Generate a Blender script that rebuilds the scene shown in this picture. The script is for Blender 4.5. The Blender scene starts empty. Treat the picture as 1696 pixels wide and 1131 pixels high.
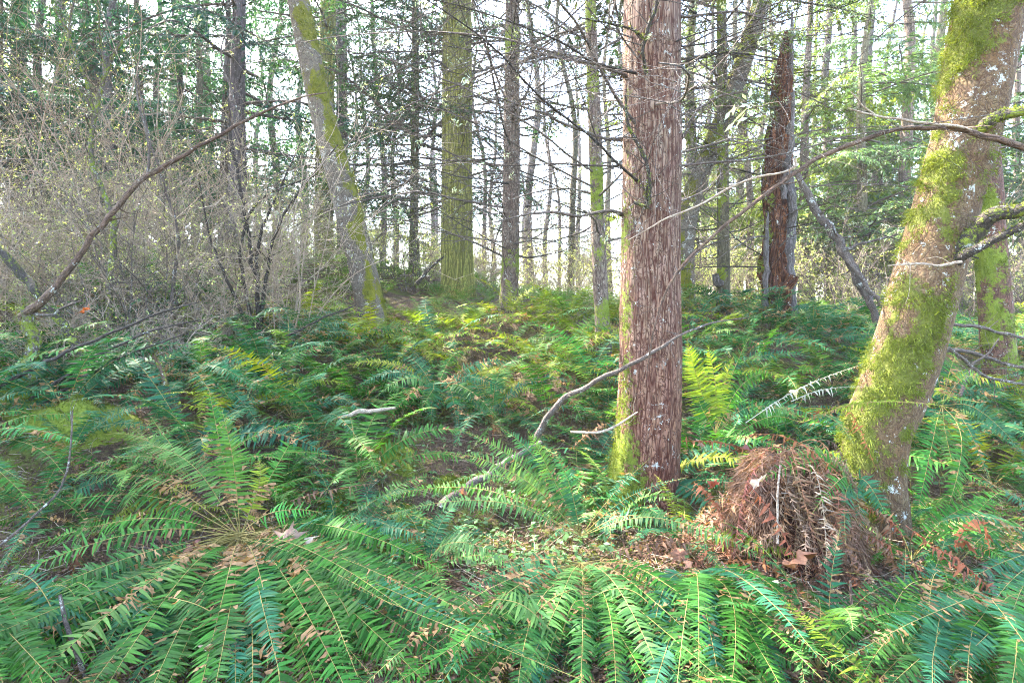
import bpy, math, time
import numpy as np
from mathutils import Vector, Matrix, Euler
RNG = np.random.default_rng(7)
scene = bpy.context.scene
COL = scene.collection
F = 942.0; HZ = 520.0; CX = 848.0; CAMH = 1.55     # photo-pixel focal length, horizon row, centre, eye height
V = lambda *a: np.array(a, float)
def at(px, py, D): return V((px-CX)/F*D, D, CAMH+(HZ-py)/F*D)
def unit(v):
    v = np.asarray(v, float); return v/np.maximum(np.linalg.norm(v, axis=-1, keepdims=True), 1e-9)

# ------------------------------------------------------------------ noise
def _h(ix, iy, iz):
    n = (ix*374761393 + iy*668265263 + iz*2147483647) & 0xffffffff
    n = ((n ^ (n >> 13))*1274126177) & 0xffffffff
    n = (n ^ (n >> 16)) & 0xffff
    return n/65535.0
def vnoise(P):
    P = np.asarray(P, float); i = np.floor(P).astype(np.int64); f = P-i; f = f*f*(3-2*f)
    r = 0
    for a in (0, 1):
        for b in (0, 1):
            for c in (0, 1):
                w = (f[..., 0] if a else 1-f[..., 0])*(f[..., 1] if b else 1-f[..., 1])*(f[..., 2] if c else 1-f[..., 2])
                r = r+w*_h(i[..., 0]+a, i[..., 1]+b, i[..., 2]+c)
    return r*2-1
def fbm(P, o=4):
    P = np.asarray(P, float); s = 0; a = 1
    for k in range(o):
        s = s+a*vnoise(P*2**k+17.3*k); a *= .5
    return s

# ------------------------------------------------------------------ mesh building
class MB:
    def __init__(self): self.v = []; self.f = []; self.m = []; self.n = 0; self.at = {}
    def add(self, v, f, mat=0, **attrs):
        v = np.asarray(v, float).reshape(-1, 3); f = np.asarray(f, int)
        for k in attrs: self.at.setdefault(k, [])
        self.v.append(v); self.f.append(f+self.n); self.m.append(np.full(len(f), mat)); self.n += len(v)
        for k in self.at: self.at[k].append((self.n-len(v), attrs.get(k)))
        return self
    def mesh(self, name, mats, smooth=True):
        me = bpy.data.meshes.new(name)
        v = np.concatenate(self.v)
        loops = np.concatenate([f.ravel() for f in self.f]); sz = np.concatenate([np.full(len(f), f.shape[1]) for f in self.f])
        me.vertices.add(len(v)); me.vertices.foreach_set('co', v.astype(np.float32).ravel())
        me.loops.add(len(loops)); me.loops.foreach_set('vertex_index', loops.astype(np.int32))
        me.polygons.add(len(sz)); st = np.concatenate([[0], np.cumsum(sz)[:-1]])
        me.polygons.foreach_set('loop_start', st.astype(np.int32)); me.polygons.foreach_set('loop_total', sz.astype(np.int32))
        me.polygons.foreach_set('material_index', np.concatenate(self.m).astype(np.int32))
        me.polygons.foreach_set('use_smooth', np.full(len(sz), bool(smooth)))
        for k, lst in self.at.items():
            dim = 3 if k == 'bark' else 1
            arr = np.zeros((len(v), dim), np.float32)
            for s, a in lst:
                if a is not None:
                    a = np.asarray(a, np.float32).reshape(-1, dim); arr[s:s+len(a)] = a
            a = me.attributes.new(k, 'FLOAT_VECTOR' if dim == 3 else 'FLOAT', 'POINT')
            a.data.foreach_set('vector' if dim == 3 else 'value', arr.ravel())
        me.update(); me.validate()
        for m in (mats if isinstance(mats, (list, tuple)) else [mats]): me.materials.append(m)
        return me
    def build(self, name, mats, parent=None, smooth=True): return link(name, self.mesh(name, mats, smooth), parent)
def link(name, me, parent=None, loc=None, rot=None, sc=None):
    o = bpy.data.objects.new(name, me); COL.objects.link(o)
    if parent is not None: o.parent = parent
    if loc is not None: o.location = tuple(loc)
    if rot is not None: o.rotation_euler = rot
    if sc is not None: o.scale = (sc, sc, sc) if np.isscalar(sc) else sc
    return o
def tag(o, label=None, cat=None, group=None, kind=None):
    for k, v in (('label', label), ('category', cat), ('group', group), ('kind', kind)):
        if v: o[k] = v
    return o
def empty(name, loc, label, cat, group=None):
    o = link(name, None, None, loc); o.empty_display_size = .1
    return tag(o, label, cat, group)

def crom(P, n):
    P = np.asarray(P, float); Q = np.vstack([2*P[0]-P[1], P, 2*P[-1]-P[-2]])
    d = np.concatenate([[0], np.cumsum(np.linalg.norm(np.diff(P[:, :3], axis=0), axis=1))])
    t = np.interp(np.linspace(0, d[-1], n), d, np.arange(len(P)))
    i = np.minimum(t.astype(int), len(P)-2); u = (t-i)[:, None]
    a, b, c, e = Q[i], Q[i+1], Q[i+2], Q[i+3]
    return .5*((2*b)+(-a+c)*u+(2*a-5*b+4*c-e)*u*u+(-a+3*b-3*c+e)*u**3)
def frames(P):
    T = unit(np.gradient(P, axis=0)); ref = V(0, 1, 0) if abs(T[:, 1]).max() < .92 else V(.3, 0, 1)
    S = unit(np.cross(np.broadcast_to(ref, T.shape), T)); N = np.cross(T, S)
    return T, S, N
def grid_faces(rows, cols, wrap=True):
    i = np.arange(rows-1)[:, None]*cols; j = np.arange(cols if wrap else cols-1)[None]
    k = (j+1) % cols
    return np.stack([i+j, i+k, i+cols+k, i+cols+j], -1).reshape(-1, 4)
def tube(mb, P, r, sides=4, mat=0, moss=None, rough=0.):
    P = np.asarray(P, float); r = np.broadcast_to(np.asarray(r, float), (len(P),))
    T, S, N = frames(P); th = np.arange(sides)*2*np.pi/sides
    c = np.cos(th)[None, :, None]; s = np.sin(th)[None, :, None]
    L = np.concatenate([[0], np.cumsum(np.linalg.norm(np.diff(P, axis=0), axis=1))])
    R = r[:, None, None]*np.ones((1, sides, 1))
    if rough: R = R*(1+rough*fbm(np.stack(np.broadcast_arrays(c[..., 0]*2, s[..., 0]*2, L[:, None]/max(r.mean(), .01)/4), -1), 3))[..., None]
    v = P[:, None]+R*(c*S[:, None]+s*N[:, None])
    bk = np.stack(np.broadcast_arrays(c[..., 0]*r[:, None], s[..., 0]*r[:, None], L[:, None]), -1)
    f = grid_faces(len(P), sides)
    mb.add(v, f, mat, bark=bk, moss=np.zeros(v.shape[:2]) if moss is None else np.broadcast_to(moss, v.shape[:2]))
    return v
def wander(p0, d, L, n, amp, droop=0., rng=RNG):
    """a bent path: start, direction, length, points, wobble, droop (positive sinks)"""
    d = unit(d); P = [np.asarray(p0, float)]; s = L/(n-1)
    for k in range(n-1):
        d = unit(d+rng.normal(0, amp, 3)+V(0, 0, -droop*(k+1)/n)); P.append(P[-1]+d*s)
    return np.array(P)
def leaves(mb, C, D, L, W, mat=0, rng=RNG, fold=.0, up=None, bend=0.):
    """rhombic leaves: base C, direction D, length L, width W (arrays)"""
    C = np.asarray(C, float); n = len(C); D = unit(D); L = np.broadcast_to(L, (n,))[:, None]; W = np.broadcast_to(W, (n,))[:, None]
    R = rng.normal(0, 1, (n, 3)) if up is None else np.asarray(up)+rng.normal(0, .35, (n, 3))
    X = unit(np.cross(D, R)); Nn = np.cross(X, D)
    v = np.stack([C, C+D*L*.45+X*W*.5, C+D*L-Nn*L*bend, C+D*L*.45-X*W*.5], 1)
    f = np.arange(n*4).reshape(-1, 4)
    mb.add(v.reshape(-1, 3), f, mat)

# ------------------------------------------------------------------ materials
def newmat(name):
    m = bpy.data.materials.new(name); m.use_nodes = True; nt = m.node_tree; nt.nodes.clear()
    out = nt.nodes.new('ShaderNodeOutputMaterial')
    class B: pass
    b = B(); b.nt = nt; b.out = out
    def nd(t, ins=None, **props):
        n = nt.nodes.new(t)
        for k, v in props.items(): setattr(n, k, v)
        for k, v in (ins or {}).items():
            s = n.inputs[k]
            if isinstance(v, bpy.types.NodeSocket): nt.links.new(v, s)
            elif isinstance(v, (tuple, list)) and s.type == 'RGBA' and len(v) == 3: s.default_value = (*v, 1)
            else: s.default_value = v
        return n
    def ramp(fac, stops, interp='LINEAR'):
        n = nd('ShaderNodeValToRGB', {'Fac': fac}); cr = n.color_ramp; cr.interpolation = interp
        while len(cr.elements) < len(stops): cr.elements.new(.5)
        for e, (p, c) in zip(cr.elements, stops):
            e.position = p; e.color = (*c, 1) if not np.isscalar(c) else (c, c, c, 1)
        return n.outputs['Color']
    def mix(fac, a, c, blend='MIX'):
        n = nd('ShaderNodeMix', None, data_type='RGBA', blend_type=blend)
        for k, v in ((0, fac), (6, a), (7, c)):
            s = n.inputs[k]
            if isinstance(v, bpy.types.NodeSocket): nt.links.new(v, s)
            elif isinstance(v, (tuple, list)): s.default_value = (*v[:3], 1)
            else: s.default_value = v
        return n.outputs[2]
    def math_(op, a, c=0., clamp=False): return nd('ShaderNodeMath', {0: a, 1: c}, operation=op, use_clamp=clamp).outputs[0]
    b.nd, b.ramp, b.mix, b.math = nd, ramp, mix, math_
    return m, b
def noise(b, vec, scale, detail=4, rough=.6, dist=0.):
    ins = {'Scale': scale, 'Detail': detail, 'Roughness': rough, 'Distortion': dist}
    if vec is not None: ins['Vector'] = vec
    return b.nd('ShaderNodeTexNoise', ins).outputs['Fac']
def bark_mat(name, furrow, plateA, plateB, sh=28., sv=5., edge=.16, lichen=.0, lichencol=(.55, .58, .52), mossA=(.09, .13, .015), mossB=(.22, .27, .03), bump=.6, tint=None, mossgain=1., low=None):
    m, b = newmat(name)
    a = b.nd('ShaderNodeAttribute', attribute_name='bark').outputs['Vector']
    oi = b.nd('ShaderNodeObjectInfo')
    a = b.nd('ShaderNodeVectorMath', {0: a, 1: oi.outputs['Random']}, operation='ADD').outputs[0]
    mp = b.nd('ShaderNodeMapping', {'Vector': a, 'Scale': (sh, sh, sv)}).outputs[0]
    dn = b.nd('ShaderNodeTexNoise', {'Vector': mp, 'Scale': 1.1, 'Detail': 3.}).outputs['Color']
    wv = b.nd('ShaderNodeVectorMath', {0: dn, 1: (.9, .9, .9)}, operation='MULTIPLY').outputs[0]
    wp = b.nd('ShaderNodeVectorMath', {0: mp, 1: wv}, operation='ADD').outputs[0]
    rg = lambda sc, dt: b.math('ABSOLUTE', b.math('SUBTRACT', b.nd('ShaderNodeTexNoise', {'Vector': mp, 'Scale': sc, 'Detail': dt, 'Roughness': .5, 'Distortion': .35}).outputs['Fac'], .5))
    mp2 = b.nd('ShaderNodeMapping', {'Vector': a, 'Location': (3.1, 1.7, 9.3), 'Scale': (sh*.8, sh*.8, sv*5.)}).outputs[0]
    cr = b.math('ABSOLUTE', b.math('SUBTRACT', noise(b, mp2, 1., 2, .5), .5))
    vo = b.math('MINIMUM', b.math('MINIMUM', b.math('MULTIPLY', rg(.55, 2), 2.2), b.math('MULTIPLY', rg(1.15, 1), 2.6)), b.math('MULTIPLY', cr, 4.5))
    vc = b.nd('ShaderNodeTexNoise', {'Vector': mp, 'Scale': .8, 'Detail': 2.}).outputs['Color']
    fine = noise(b, b.nd('ShaderNodeMapping', {'Vector': a, 'Scale': (sh*5, sh*5, sv*7)}).outputs[0], 1., 5, .7)
    big = noise(b, a, 2.2, 3)
    plate = b.mix(b.ramp(b.math('ADD', big, b.math('MULTIPLY', b.math('SUBTRACT', fine, .5), .9)), [(.3, 0.), (.72, 1.)]), plateA, plateB)
    plate = b.mix(.12, plate, b.mix(1., plate, vc, 'OVERLAY'))
    col = b.mix(b.ramp(b.math('ADD', vo, b.math('MULTIPLY', b.math('SUBTRACT', fine, .5), .12)), [(0., 0.), (edge, 1.)]), furrow, plate)
    col = b.mix(b.ramp(fine, [(.25, .55), (.75, 0.)]), col, b.mix(1., col, (.25, .2, .18), 'MULTIPLY'))
    if low is not None:
        zc = b.nd('ShaderNodeSeparateXYZ', {0: a}).outputs[2]
        col = b.mix(b.ramp(b.math('ADD', b.math('MULTIPLY', zc, .22), b.math('MULTIPLY', b.math('SUBTRACT', big, .5), .5)), [(.15, 1.), (.62, 0.)]), col, b.mix(1., col, low, 'MULTIPLY'))
    if lichen:
        ln = noise(b, a, 9., 5, .75); l2 = noise(b, a, 46., 3, .8)
        lm = b.ramp(b.math('ADD', ln, b.math('MULTIPLY', b.math('SUBTRACT', l2, .5), .6)), [(.70-lichen, 0.), (.76-lichen, 1.)])
        col = b.mix(b.math('MULTIPLY', lm, .8), col, lichencol)
    ms = b.nd('ShaderNodeAttribute', attribute_name='moss').outputs['Fac']
    mn = noise(b, a, 30., 5, .75); mm = noise(b, a, 7., 3)
    mask = b.math('ADD', b.math('MULTIPLY', ms, mossgain), b.math('ADD', b.math('MULTIPLY', b.math('SUBTRACT', mn, .5), 1.7), b.math('MULTIPLY', b.math('SUBTRACT', mm, .5), .7)))
    mask = b.ramp(mask, [(.42, 0.), (.58, 1.)])
    mf = noise(b, a, 150., 2, .8)
    col = b.mix(mask, col, b.mix(b.ramp(b.math('ADD', b.math('MULTIPLY', mf, .4), b.math('ADD', b.math('MULTIPLY', mn, .3), b.math('MULTIPLY', mm, .3))), [(.38, 0.), (.6, 1.)]), mossA, mossB))
    if tint is not None: col = b.mix(1., col, oi.outputs['Color'], 'MULTIPLY')
    hgt = b.math('ADD', b.ramp(vo, [(0., 0.), (edge*1.6, 1.)]), b.math('ADD', b.math('MULTIPLY', fine, .6), b.math('MULTIPLY', b.math('MULTIPLY', mask, mf), 1.2)))
    bp = b.nd('ShaderNodeBump', {'Height': hgt, 'Strength': bump, 'Distance': .018})
    p = b.nd('ShaderNodeBsdfPrincipled', {'Base Color': col, 'Roughness': .85, 'Normal': bp.outputs[0], 'Specular IOR Level': .25})
    b.nt.links.new(p.outputs[0], b.out.inputs[0]); return m
def leaf_mat(name, col=None, trans=.4, rough=.5, var=.5, spec=.35, back=None, edge=None, scale=6.):
    """col None: the object's own colour"""
    m, b = newmat(name)
    oi = b.nd('ShaderNodeObjectInfo')
    g = b.nd('ShaderNodeNewGeometry')
    base = oi.outputs['Color'] if col is None else b.nd('ShaderNodeRGB').outputs[0]
    if col is not None: base.default_value = (*col, 1)
    n1 = noise(b, g.outputs['Position'], scale, 3); n2 = noise(b, g.outputs['Position'], 70., 2)
    k = b.math('ADD', 1-var, b.math('MULTIPLY', b.math('ADD', n1, b.math('MULTIPLY', n2, 1.)), var))
    hsv = b.nd('ShaderNodeHueSaturation', {'Color': base, 'Value': k, 'Saturation': 1., 'Hue': b.math('ADD', .485, b.math('MULTIPLY', n1, .03))}).outputs[0]
    rnd = b.nd('ShaderNodeNewGeometry').outputs['Random Per Island']
    hsv = b.mix(1., hsv, b.ramp(rnd, [(0., .62), (1., 1.25)]), 'MULTIPLY')
    if edge is not None: hsv = b.mix(b.ramp(b.math('ADD', rnd, b.math('MULTIPLY', n2, .35)), [(edge[1], 0.), (edge[1]+.01, 1.)]), hsv, edge[0])
    p = b.nd('ShaderNodeBsdfPrincipled', {'Base Color': hsv, 'Roughness': rough, 'Specular IOR Level': spec})
    t = b.nd('ShaderNodeBsdfTranslucent', {'Color': b.mix(1., hsv, (1.35, 1.25, .55), 'MULTIPLY')})
    mx = b.nd('ShaderNodeMixShader', {0: trans, 1: p.outputs[0], 2: t.outputs[0]})
    b.nt.links.new(mx.outputs[0], b.out.inputs[0]); return m
def plain_mat(name, cA, cB, scale=20., rough=.85, bump=.3, obj=False):
    m, b = newmat(name); a = b.nd('ShaderNodeTexCoord').outputs['Object']
    n = noise(b, a, scale, 6, .7)
    col = b.mix(b.ramp(n, [(.3, 0.), (.7, 1.)]), cA, cB)
    if obj: col = b.mix(1., col, b.nd('ShaderNodeObjectInfo').outputs['Color'], 'MULTIPLY')
    bp = b.nd('ShaderNodeBump', {'Height': n, 'Strength': bump, 'Distance': .01})
    p = b.nd('ShaderNodeBsdfPrincipled', {'Base Color': col, 'Roughness': rough, 'Normal': bp.outputs[0], 'Specular IOR Level': .25})
    b.nt.links.new(p.outputs[0], b.out.inputs[0]); return m

M = {}
M['fir'] = bark_mat('fir_bark', (.07, .022, .012), (.34, .25, .185), (.31, .18, .115), 33., 4.2, .16, .07, bump=.9, low=(.98, .70, .60))
M['leanmoss'] = bark_mat('mossy_maple_bark', (.10, .055, .03), (.21, .155, .085), (.19, .105, .04), 30., 16., .12, .09, mossA=(.075, .085, .016), mossB=(.17, .185, .03), mossgain=1., bump=.7)
M['redbark'] = bark_mat('reddish_bark', (.07, .035, .025), (.22, .13, .095), (.20, .085, .05), 30., 9., .14, .07)
M['brownbark'] = bark_mat('brown_bark', (.07, .045, .035), (.27, .215, .17), (.20, .14, .10), 30., 7., .14, .08)
M['alder'] = bark_mat('alder_bark', (.10, .085, .065), (.25, .215, .17), (.185, .145, .10), 30., 18., .08, .11, lichencol=(.5, .5, .44), mossA=(.075, .08, .01), mossB=(.21, .21, .02), mossgain=1.15)
M['cedar'] = bark_mat('cedar_bark', (.10, .10, .02), (.40, .39, .09), (.30, .295, .065), 24., 1.6, .2, .0)
M['grey'] = bark_mat('grey_bark', (.08, .07, .06), (.24, .21, .20), (.18, .155, .145), 26., 4., .18, .05, tint=1)
M['rot'] = bark_mat('rotten_wood', (.035, .012, .007), (.32, .125, .05), (.16, .07, .035), 22., 3., .26, .06, bump=1.)
M['twig'] = bark_mat('twig_bark', (.07, .055, .045), (.22, .18, .15), (.14, .11, .09), 60., 25., .1, .1)
M['paletwig'] = bark_mat('pale_twig_bark', (.26, .19, .13), (.62, .52, .40), (.50, .40, .29), 60., 25., .1, .05)
M['darktwig'] = bark_mat('dark_twig_bark', (.03, .025, .02), (.10, .085, .07), (.065, .05, .04), 60., 25., .1, .06)
M['warmtwig'] = bark_mat('warm_branch_bark', (.06, .04, .03), (.21, .145, .10), (.15, .09, .06), 50., 18., .1, .05)
M['fern'] = leaf_mat('fern_leaf', None, .40, .55, .6, .14, edge=((.33, .20, .09), 1.15))
M['browned'] = leaf_mat('browned_leaflet', (.27, .165, .08), .25, .75, .6, .1)
M['stem'] = plain_mat('fern_stem', (.20, .17, .04), (.26, .20, .07), 8.)
M['dead'] = leaf_mat('dead_fern_leaf', None, .25, .8, .6, .1)
M['needle'] = leaf_mat('conifer_needles', None, .35, .5, .5, .3, scale=1.5)
M['newleaf'] = leaf_mat('young_shrub_leaf', (.38, .45, .19), .5, .5, .4, .3)
M['mossblade'] = leaf_mat('moss_blades', (.135, .17, .025), .35, .8, .7, .1, scale=14.)
M['lichen'] = leaf_mat('beard_lichen', (.36, .44, .34), .3, .9, .4, .1)
M['cover'] = leaf_mat('trailing_leaf', (.10, .21, .07), .35, .45, .5, .4)
M['brownleaf'] = leaf_mat('fallen_leaf_tissue', None, .2, .75, .6, .2, scale=22.)
M['litter'] = leaf_mat('litter_bits', (.15, .095, .065), .1, .85, .8, .1, scale=10.)
M['mosspad'] = plain_mat('moss_cushion', (.06, .085, .01), (.21, .25, .03), 45., .95, 1.)

# ------------------------------------------------------------------ terrain
CP = np.array([at(*p) for p in [
    (1066, 850, 4.4), (1445, 905, 3.9), (1665, 712, 7.0), (625, 583, 9.0), (845, 527, 10.5), (757, 488, 13.5), (1000, 605, 7.5), (536, 440, 16), (568, 440, 20),
    (394, 410, 14), (1198, 528, 9.5), (1283, 540, 9.0), (1137, 508, 10.), (45, 675, 5.), (430, 548, 8.), (686, 460, 16), (100, 430, 10), (0, 400, 14),
    (730, 695, 6.3), (1550, 560, 10), (1400, 560, 9), (300, 640, 6.2), (960, 540, 10), (230, 410, 18), (900, 500, 13), (1200, 510, 13), (1500, 505, 14),
    (300, 470, 10.), (1690, 545, 12), (200, 520, 8.), (-300, 420, 9), (-200, 640, 5), (2000, 640, 7)]]+
    [V(*p) for p in [(-3, -3, .1), (3, -3, 0), (0, -8, 0), (-2, 2.4, .02), (0, 2.4, 0), (2, 2.4, 0), (-4, 3, .15), (3.6, 3, 0), (-1, 3.6, .0), (0, 3.7, .0), (1.3, 3.6, 0),
                         (-12, 0, 1.5), (14, 2, .2), (0, 24, 2.2), (-10, 26, 3.6), (-25, 30, 5.5), (10, 24, 1.6), (25, 28, 1.0), (0, 45, 1.4), (-25, 60, 4), (30, 60, 0), (0, 90, 0), (0, 200, 0), (150, 100, 0), (-150, 100, 5), (-150, -100, 4), (150, -100, -2)]])
def hfun(x, y, bumps=True):
    x = np.asarray(x, float); y = np.asarray(y, float)
    d2 = (x[..., None]-CP[:, 0])**2+(y[..., None]-CP[:, 1])**2
    w = 1/(d2+.12)**1.8
    z = (w*CP[:, 2]).sum(-1)/w.sum(-1)
    if bumps:
        P = np.stack([x, y, x*0], -1); z = z+.10*vnoise(P*.55)*np.minimum(1, y.clip(0)/6+.4)+.05*fbm(P*1.7, 3)
    return z
def H(x, y): return float(hfun(np.array([x]), np.array([y]))[0])
def ground_at(px, D):
    x = (px-CX)/F*D; return V(x, D, H(x, D))
def axis(n, a, b, k): u = np.linspace(-1, 1, n); return a+b*np.sinh(u*k)/np.sinh(k)
gx = axis(380, 0, 150, 4.0); gy = axis(380, 8, 150, 4.0)
GX, GY = np.meshgrid(gx, gy); GZ = hfun(GX, GY)
gm, b = newmat('forest_floor')
pos = b.nd('ShaderNodeNewGeometry').outputs['Position']
n1 = noise(b, pos, 1.6, 5); n2 = noise(b, pos, 26., 6, .8); n3 = noise(b, pos, 90., 4, .8)
c = b.ramp(b.math('ADD', b.math('MULTIPLY', n2, .5), b.math('MULTIPLY', n3, .5)), [(.36, (.02, .013, .009)), (.5, (.10, .065, .042)), (.64, (.24, .17, .12))])
c = b.mix(b.ramp(b.math('ADD', n1, b.math('MULTIPLY', b.math('SUBTRACT', n2, .5), .8)), [(.5, 0.), (.62, .8)]), c, b.mix(n3, (.05, .075, .012), (.18, .22, .035)))
bp = b.nd('ShaderNodeBump', {'Height': b.math('ADD', n2, n3), 'Strength': .8, 'Distance': .03})
p = b.nd('ShaderNodeBsdfPrincipled', {'Base Color': c, 'Roughness': .95, 'Normal': bp.outputs[0], 'Specular IOR Level': .15})
b.nt.links.new(p.outputs[0], b.out.inputs[0])
g = MB(); g.add(np.stack([GX, GY, GZ], -1), grid_faces(380, 380, False)); ground = tag(g.build('ground', gm), kind='structure')

# ------------------------------------------------------------------ trees
def trunk(parent, spec, D, mat, sides=40, ds=.06, disp=.04, dscale=3., ridged=0., moss=None, flute=0., name='trunk', dpath=None, rng=RNG):
    """spec rows (px, py, width px) at depth D -> a displaced tapering tube, with bark coordinates and a moss amount per vertex"""
    spec = np.asarray(spec, float)
    DD = np.full(len(spec), D) if dpath is None else np.asarray(dpath, float)
    P = np.stack([(spec[:, 0]-CX)/F*DD, DD, CAMH+(HZ-spec[:, 1])/F*DD, spec[:, 2]/2/F*DD], 1)
    L = np.linalg.norm(np.diff(P[:, :3], axis=0), axis=1).sum(); n = int(min(900, max(24, L/ds)))
    Q = crom(P, n); C = Q[:, :3]; r = Q[:, 3].clip(.004)
    T, S, N = frames(C); th = np.linspace(0, 2*np.pi, sides, endpoint=False)
    co, si = np.cos(th)[None], np.sin(th)[None]
    l = np.linspace(0, L, n)[:, None]
    bk = np.stack(np.broadcast_arrays(co*r[:, None], si*r[:, None], l), -1)
    off = rng.uniform(0, 50, 3)
    dd = disp*fbm(bk*dscale*np.array([1, 1, .35])+off, 4)
    if ridged: dd = dd-ridged*np.abs(vnoise(bk*np.array([20, 20, 3.])+off))**.6
    if flute: dd = dd+flute*np.cos(th*5+vnoise(np.stack([l[:, 0]*.5]*3, -1))[:, None])*np.exp(-l/1.2)
    nrm = co[..., None]*S[:, None]+si[..., None]*N[:, None]
    v = C[:, None]+nrm*(r[:, None, None]*(1+dd[..., None]))
    mo = np.zeros((n, sides)) if moss is None else moss(nrm, l, v, fbm(bk*np.array([5, 5, 2.2])+off+9, 3))
    base = np.array(parent.location)
    mb = MB(); mb.add(v-base, grid_faces(n, sides), 0, bark=bk+off*0, moss=mo)
    ob = mb.build(name, mat, parent)
    return ob, dict(C=C, r=r, v=v, n=nrm, moss=mo, bk=bk, L=L)
def moss_tufts(parent, info, thr, count, ln, wid, zr=(-9, 99), name='moss', droop=.6, mat=None, rng=RNG):
    v = info['v'].reshape(-1, 3); n = info['n'].reshape(-1, 3); m = info['moss'].ravel()+rng.normal(0, .12, len(v))
    ok = np.where((m > thr) & (v[:, 2] > zr[0]) & (v[:, 2] < zr[1]) & (n[:, 1] < .55))[0]
    if not len(ok): return
    i = np.repeat(rng.choice(ok, count//16+1), 16)[:count]; amp = np.repeat(rng.uniform(.5, 1.5, count//16+1), 16)[:count]; base = np.array(parent.location)
    p = v[i]+rng.normal(0, .016, (count, 3))-n[i]*.006-base
    d = unit(n[i]*rng.uniform(.3, 1., (count, 1))+rng.normal(0, .55, (count, 3))+V(0, 0, -droop))
    mb = MB(); leaves(mb, p, d, rng.uniform(.5, 1.2, count)*ln*amp, rng.uniform(.6, 1.2, count)*wid, bend=.3, rng=rng)
    return mb.build(name, mat or M['mossblade'], parent)

def dead_branch_mesh(name, L, r, mat, nsub=10, sub=3, droop=.06, curve=.12, lich=0, seed=0, mossy=0.):
    """a bare branch along +X with finer and finer twigs"""
    rng = np.random.default_rng(seed); mb = MB()
    P = crom(wander((0, 0, 0), (1, 0, .12), L, 8, curve, droop, rng), 14); rr = r*np.linspace(1, .18, 14)
    tube(mb, P, rr, 5, 0, moss=mossy)
    def twigs(P, rr, n, Lt, lvl):
        for k in range(n):
            u = rng.uniform(.15, .98); i = min(int(u*(len(P)-1)), len(P)-2); p = P[i]+(P[i+1]-P[i])*(u*(len(P)-1)-i)
            T = unit(P[i+1]-P[i]); side = unit(np.cross(T, rng.normal(0, 1, 3)*V(.5, .5, 1)))
            d = T*.75+side*rng.choice([-1, 1])*.8+V(0, 0, rng.normal(-.1, .25))
            Q = wander(p, d, Lt*rng.uniform(.4, 1.1)*(1.1-u*.6), 6, .16, .05, rng)
            r0 = rr[i]*.5; tube(mb, Q, np.linspace(r0, r0*.3, 6).clip(.0011), 3, 0, moss=mossy)
            if lvl: twigs(Q, np.full(6, r0*.75), sub, Lt*.45, lvl-1)
            if lich and rng.random() < lich:
                q = Q[rng.integers(1, 6)]; n_ = 14
                leaves(mb, q+rng.normal(0, .02, (n_, 3)), rng.normal(0, .6, (n_, 3))+V(0, 0, -.5), rng.uniform(.02, .06, n_), .012, 1, rng)
    twigs(P, rr, nsub, L*.5, 1)
    return mb.mesh(name, [mat, M['lichen']])
DEAD = [dead_branch_mesh('bare_branch', 1.5+.25*k, .013+.002*(k % 3), M['twig' if k % 3 else 'darktwig'], 10+k % 4, 4, (.02, .1, .16)[k % 3], .10, .05, 30+k) for k in range(8)]
def bough_mesh(name, L, seed, ntw=26, leafL=.045, droop=.16, dens=1.):
    """a conifer bough along +X: flat drooping sprays of needles"""
    rng = np.random.default_rng(seed); mb = MB()
    P = crom(wander((0, 0, 0), (1, 0, .22), L, 7, .08, droop, rng), 16); tube(mb, P, .012*L*np.linspace(1, .15, 16), 4, 0)
    for k in range(ntw):
        u = .12+.88*(k+rng.random())/ntw; j = u*15; i = min(int(j), 14); p = P[i]+(P[i+1]-P[i])*(j-i); T = unit(P[i+1]-P[i])
        side = unit(np.cross(T, V(0, 0, 1)))*(1 if k % 2 else -1)
        Lt = L*.42*(1.05-u*.75)*rng.uniform(.55, 1.15)
        Q = wander(p, T*.7+side+V(0, 0, rng.normal(.0, .15)), Lt, 6, .12, .22, rng)
        tube(mb, Q, np.linspace(.004, .0015, 6), 3, 0)
        n = int(Lt/leafL*3.4*dens)+4
        for (a, bb) in ((Q, n),):
            t = rng.uniform(.05, 1, bb)*5; ii = np.minimum(t.astype(int), 4); q = a[ii]+(a[ii+1]-a[ii])*(t-ii)[:, None]
            Tq = unit(a[ii+1]-a[ii]); sd = unit(np.cross(Tq, V(0, 0, 1)))*rng.choice([-1, 1], bb)[:, None]
            dd = Tq*.7+sd*rng.uniform(.3, 1, (bb, 1))+rng.normal(0, .2, (bb, 3))+V(0, 0, -.2)
            LL = leafL*rng.uniform(.7, 2.2, bb)
            leaves(mb, q, dd, LL, LL*.30, 1, rng, up=V(0, 0, 1), bend=.15)
    return mb
BOUGH = [bough_mesh('bough', 2.2+.3*k, 60+k).mesh('bough', [M['twig'], M['needle']]) for k in range(5)]
def place_on_trunk(parent, info, meshes, name, n, z0, z1, az=(0, 2*np.pi), tilt=(-.25, .35), sc=(.7, 1.2), color=None, rng=RNG, lift=True):
    C, r = info['C'], info['r']; base = np.array(parent.location)
    idx = np.where((C[:, 2] > z0) & (C[:, 2] < z1))[0]
    if not len(idx): return
    for k in range(n):
        i = idx[int((k+rng.random())/n*len(idx)) % len(idx)]; a = rng.uniform(*az); s = rng.uniform(*sc)
        d = V(math.cos(a), math.sin(a), 0)
        o = link(name, meshes[rng.integers(len(meshes))], parent, C[i]+d*r[i]*.85-base, Euler((rng.uniform(-.5, .5), -rng.uniform(*tilt), a)), s)
        if color is not None:
            j = rng.uniform(.7, 1.25); o.color = (color[0]*j, color[1]*j, color[2]*j, 1)
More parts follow.
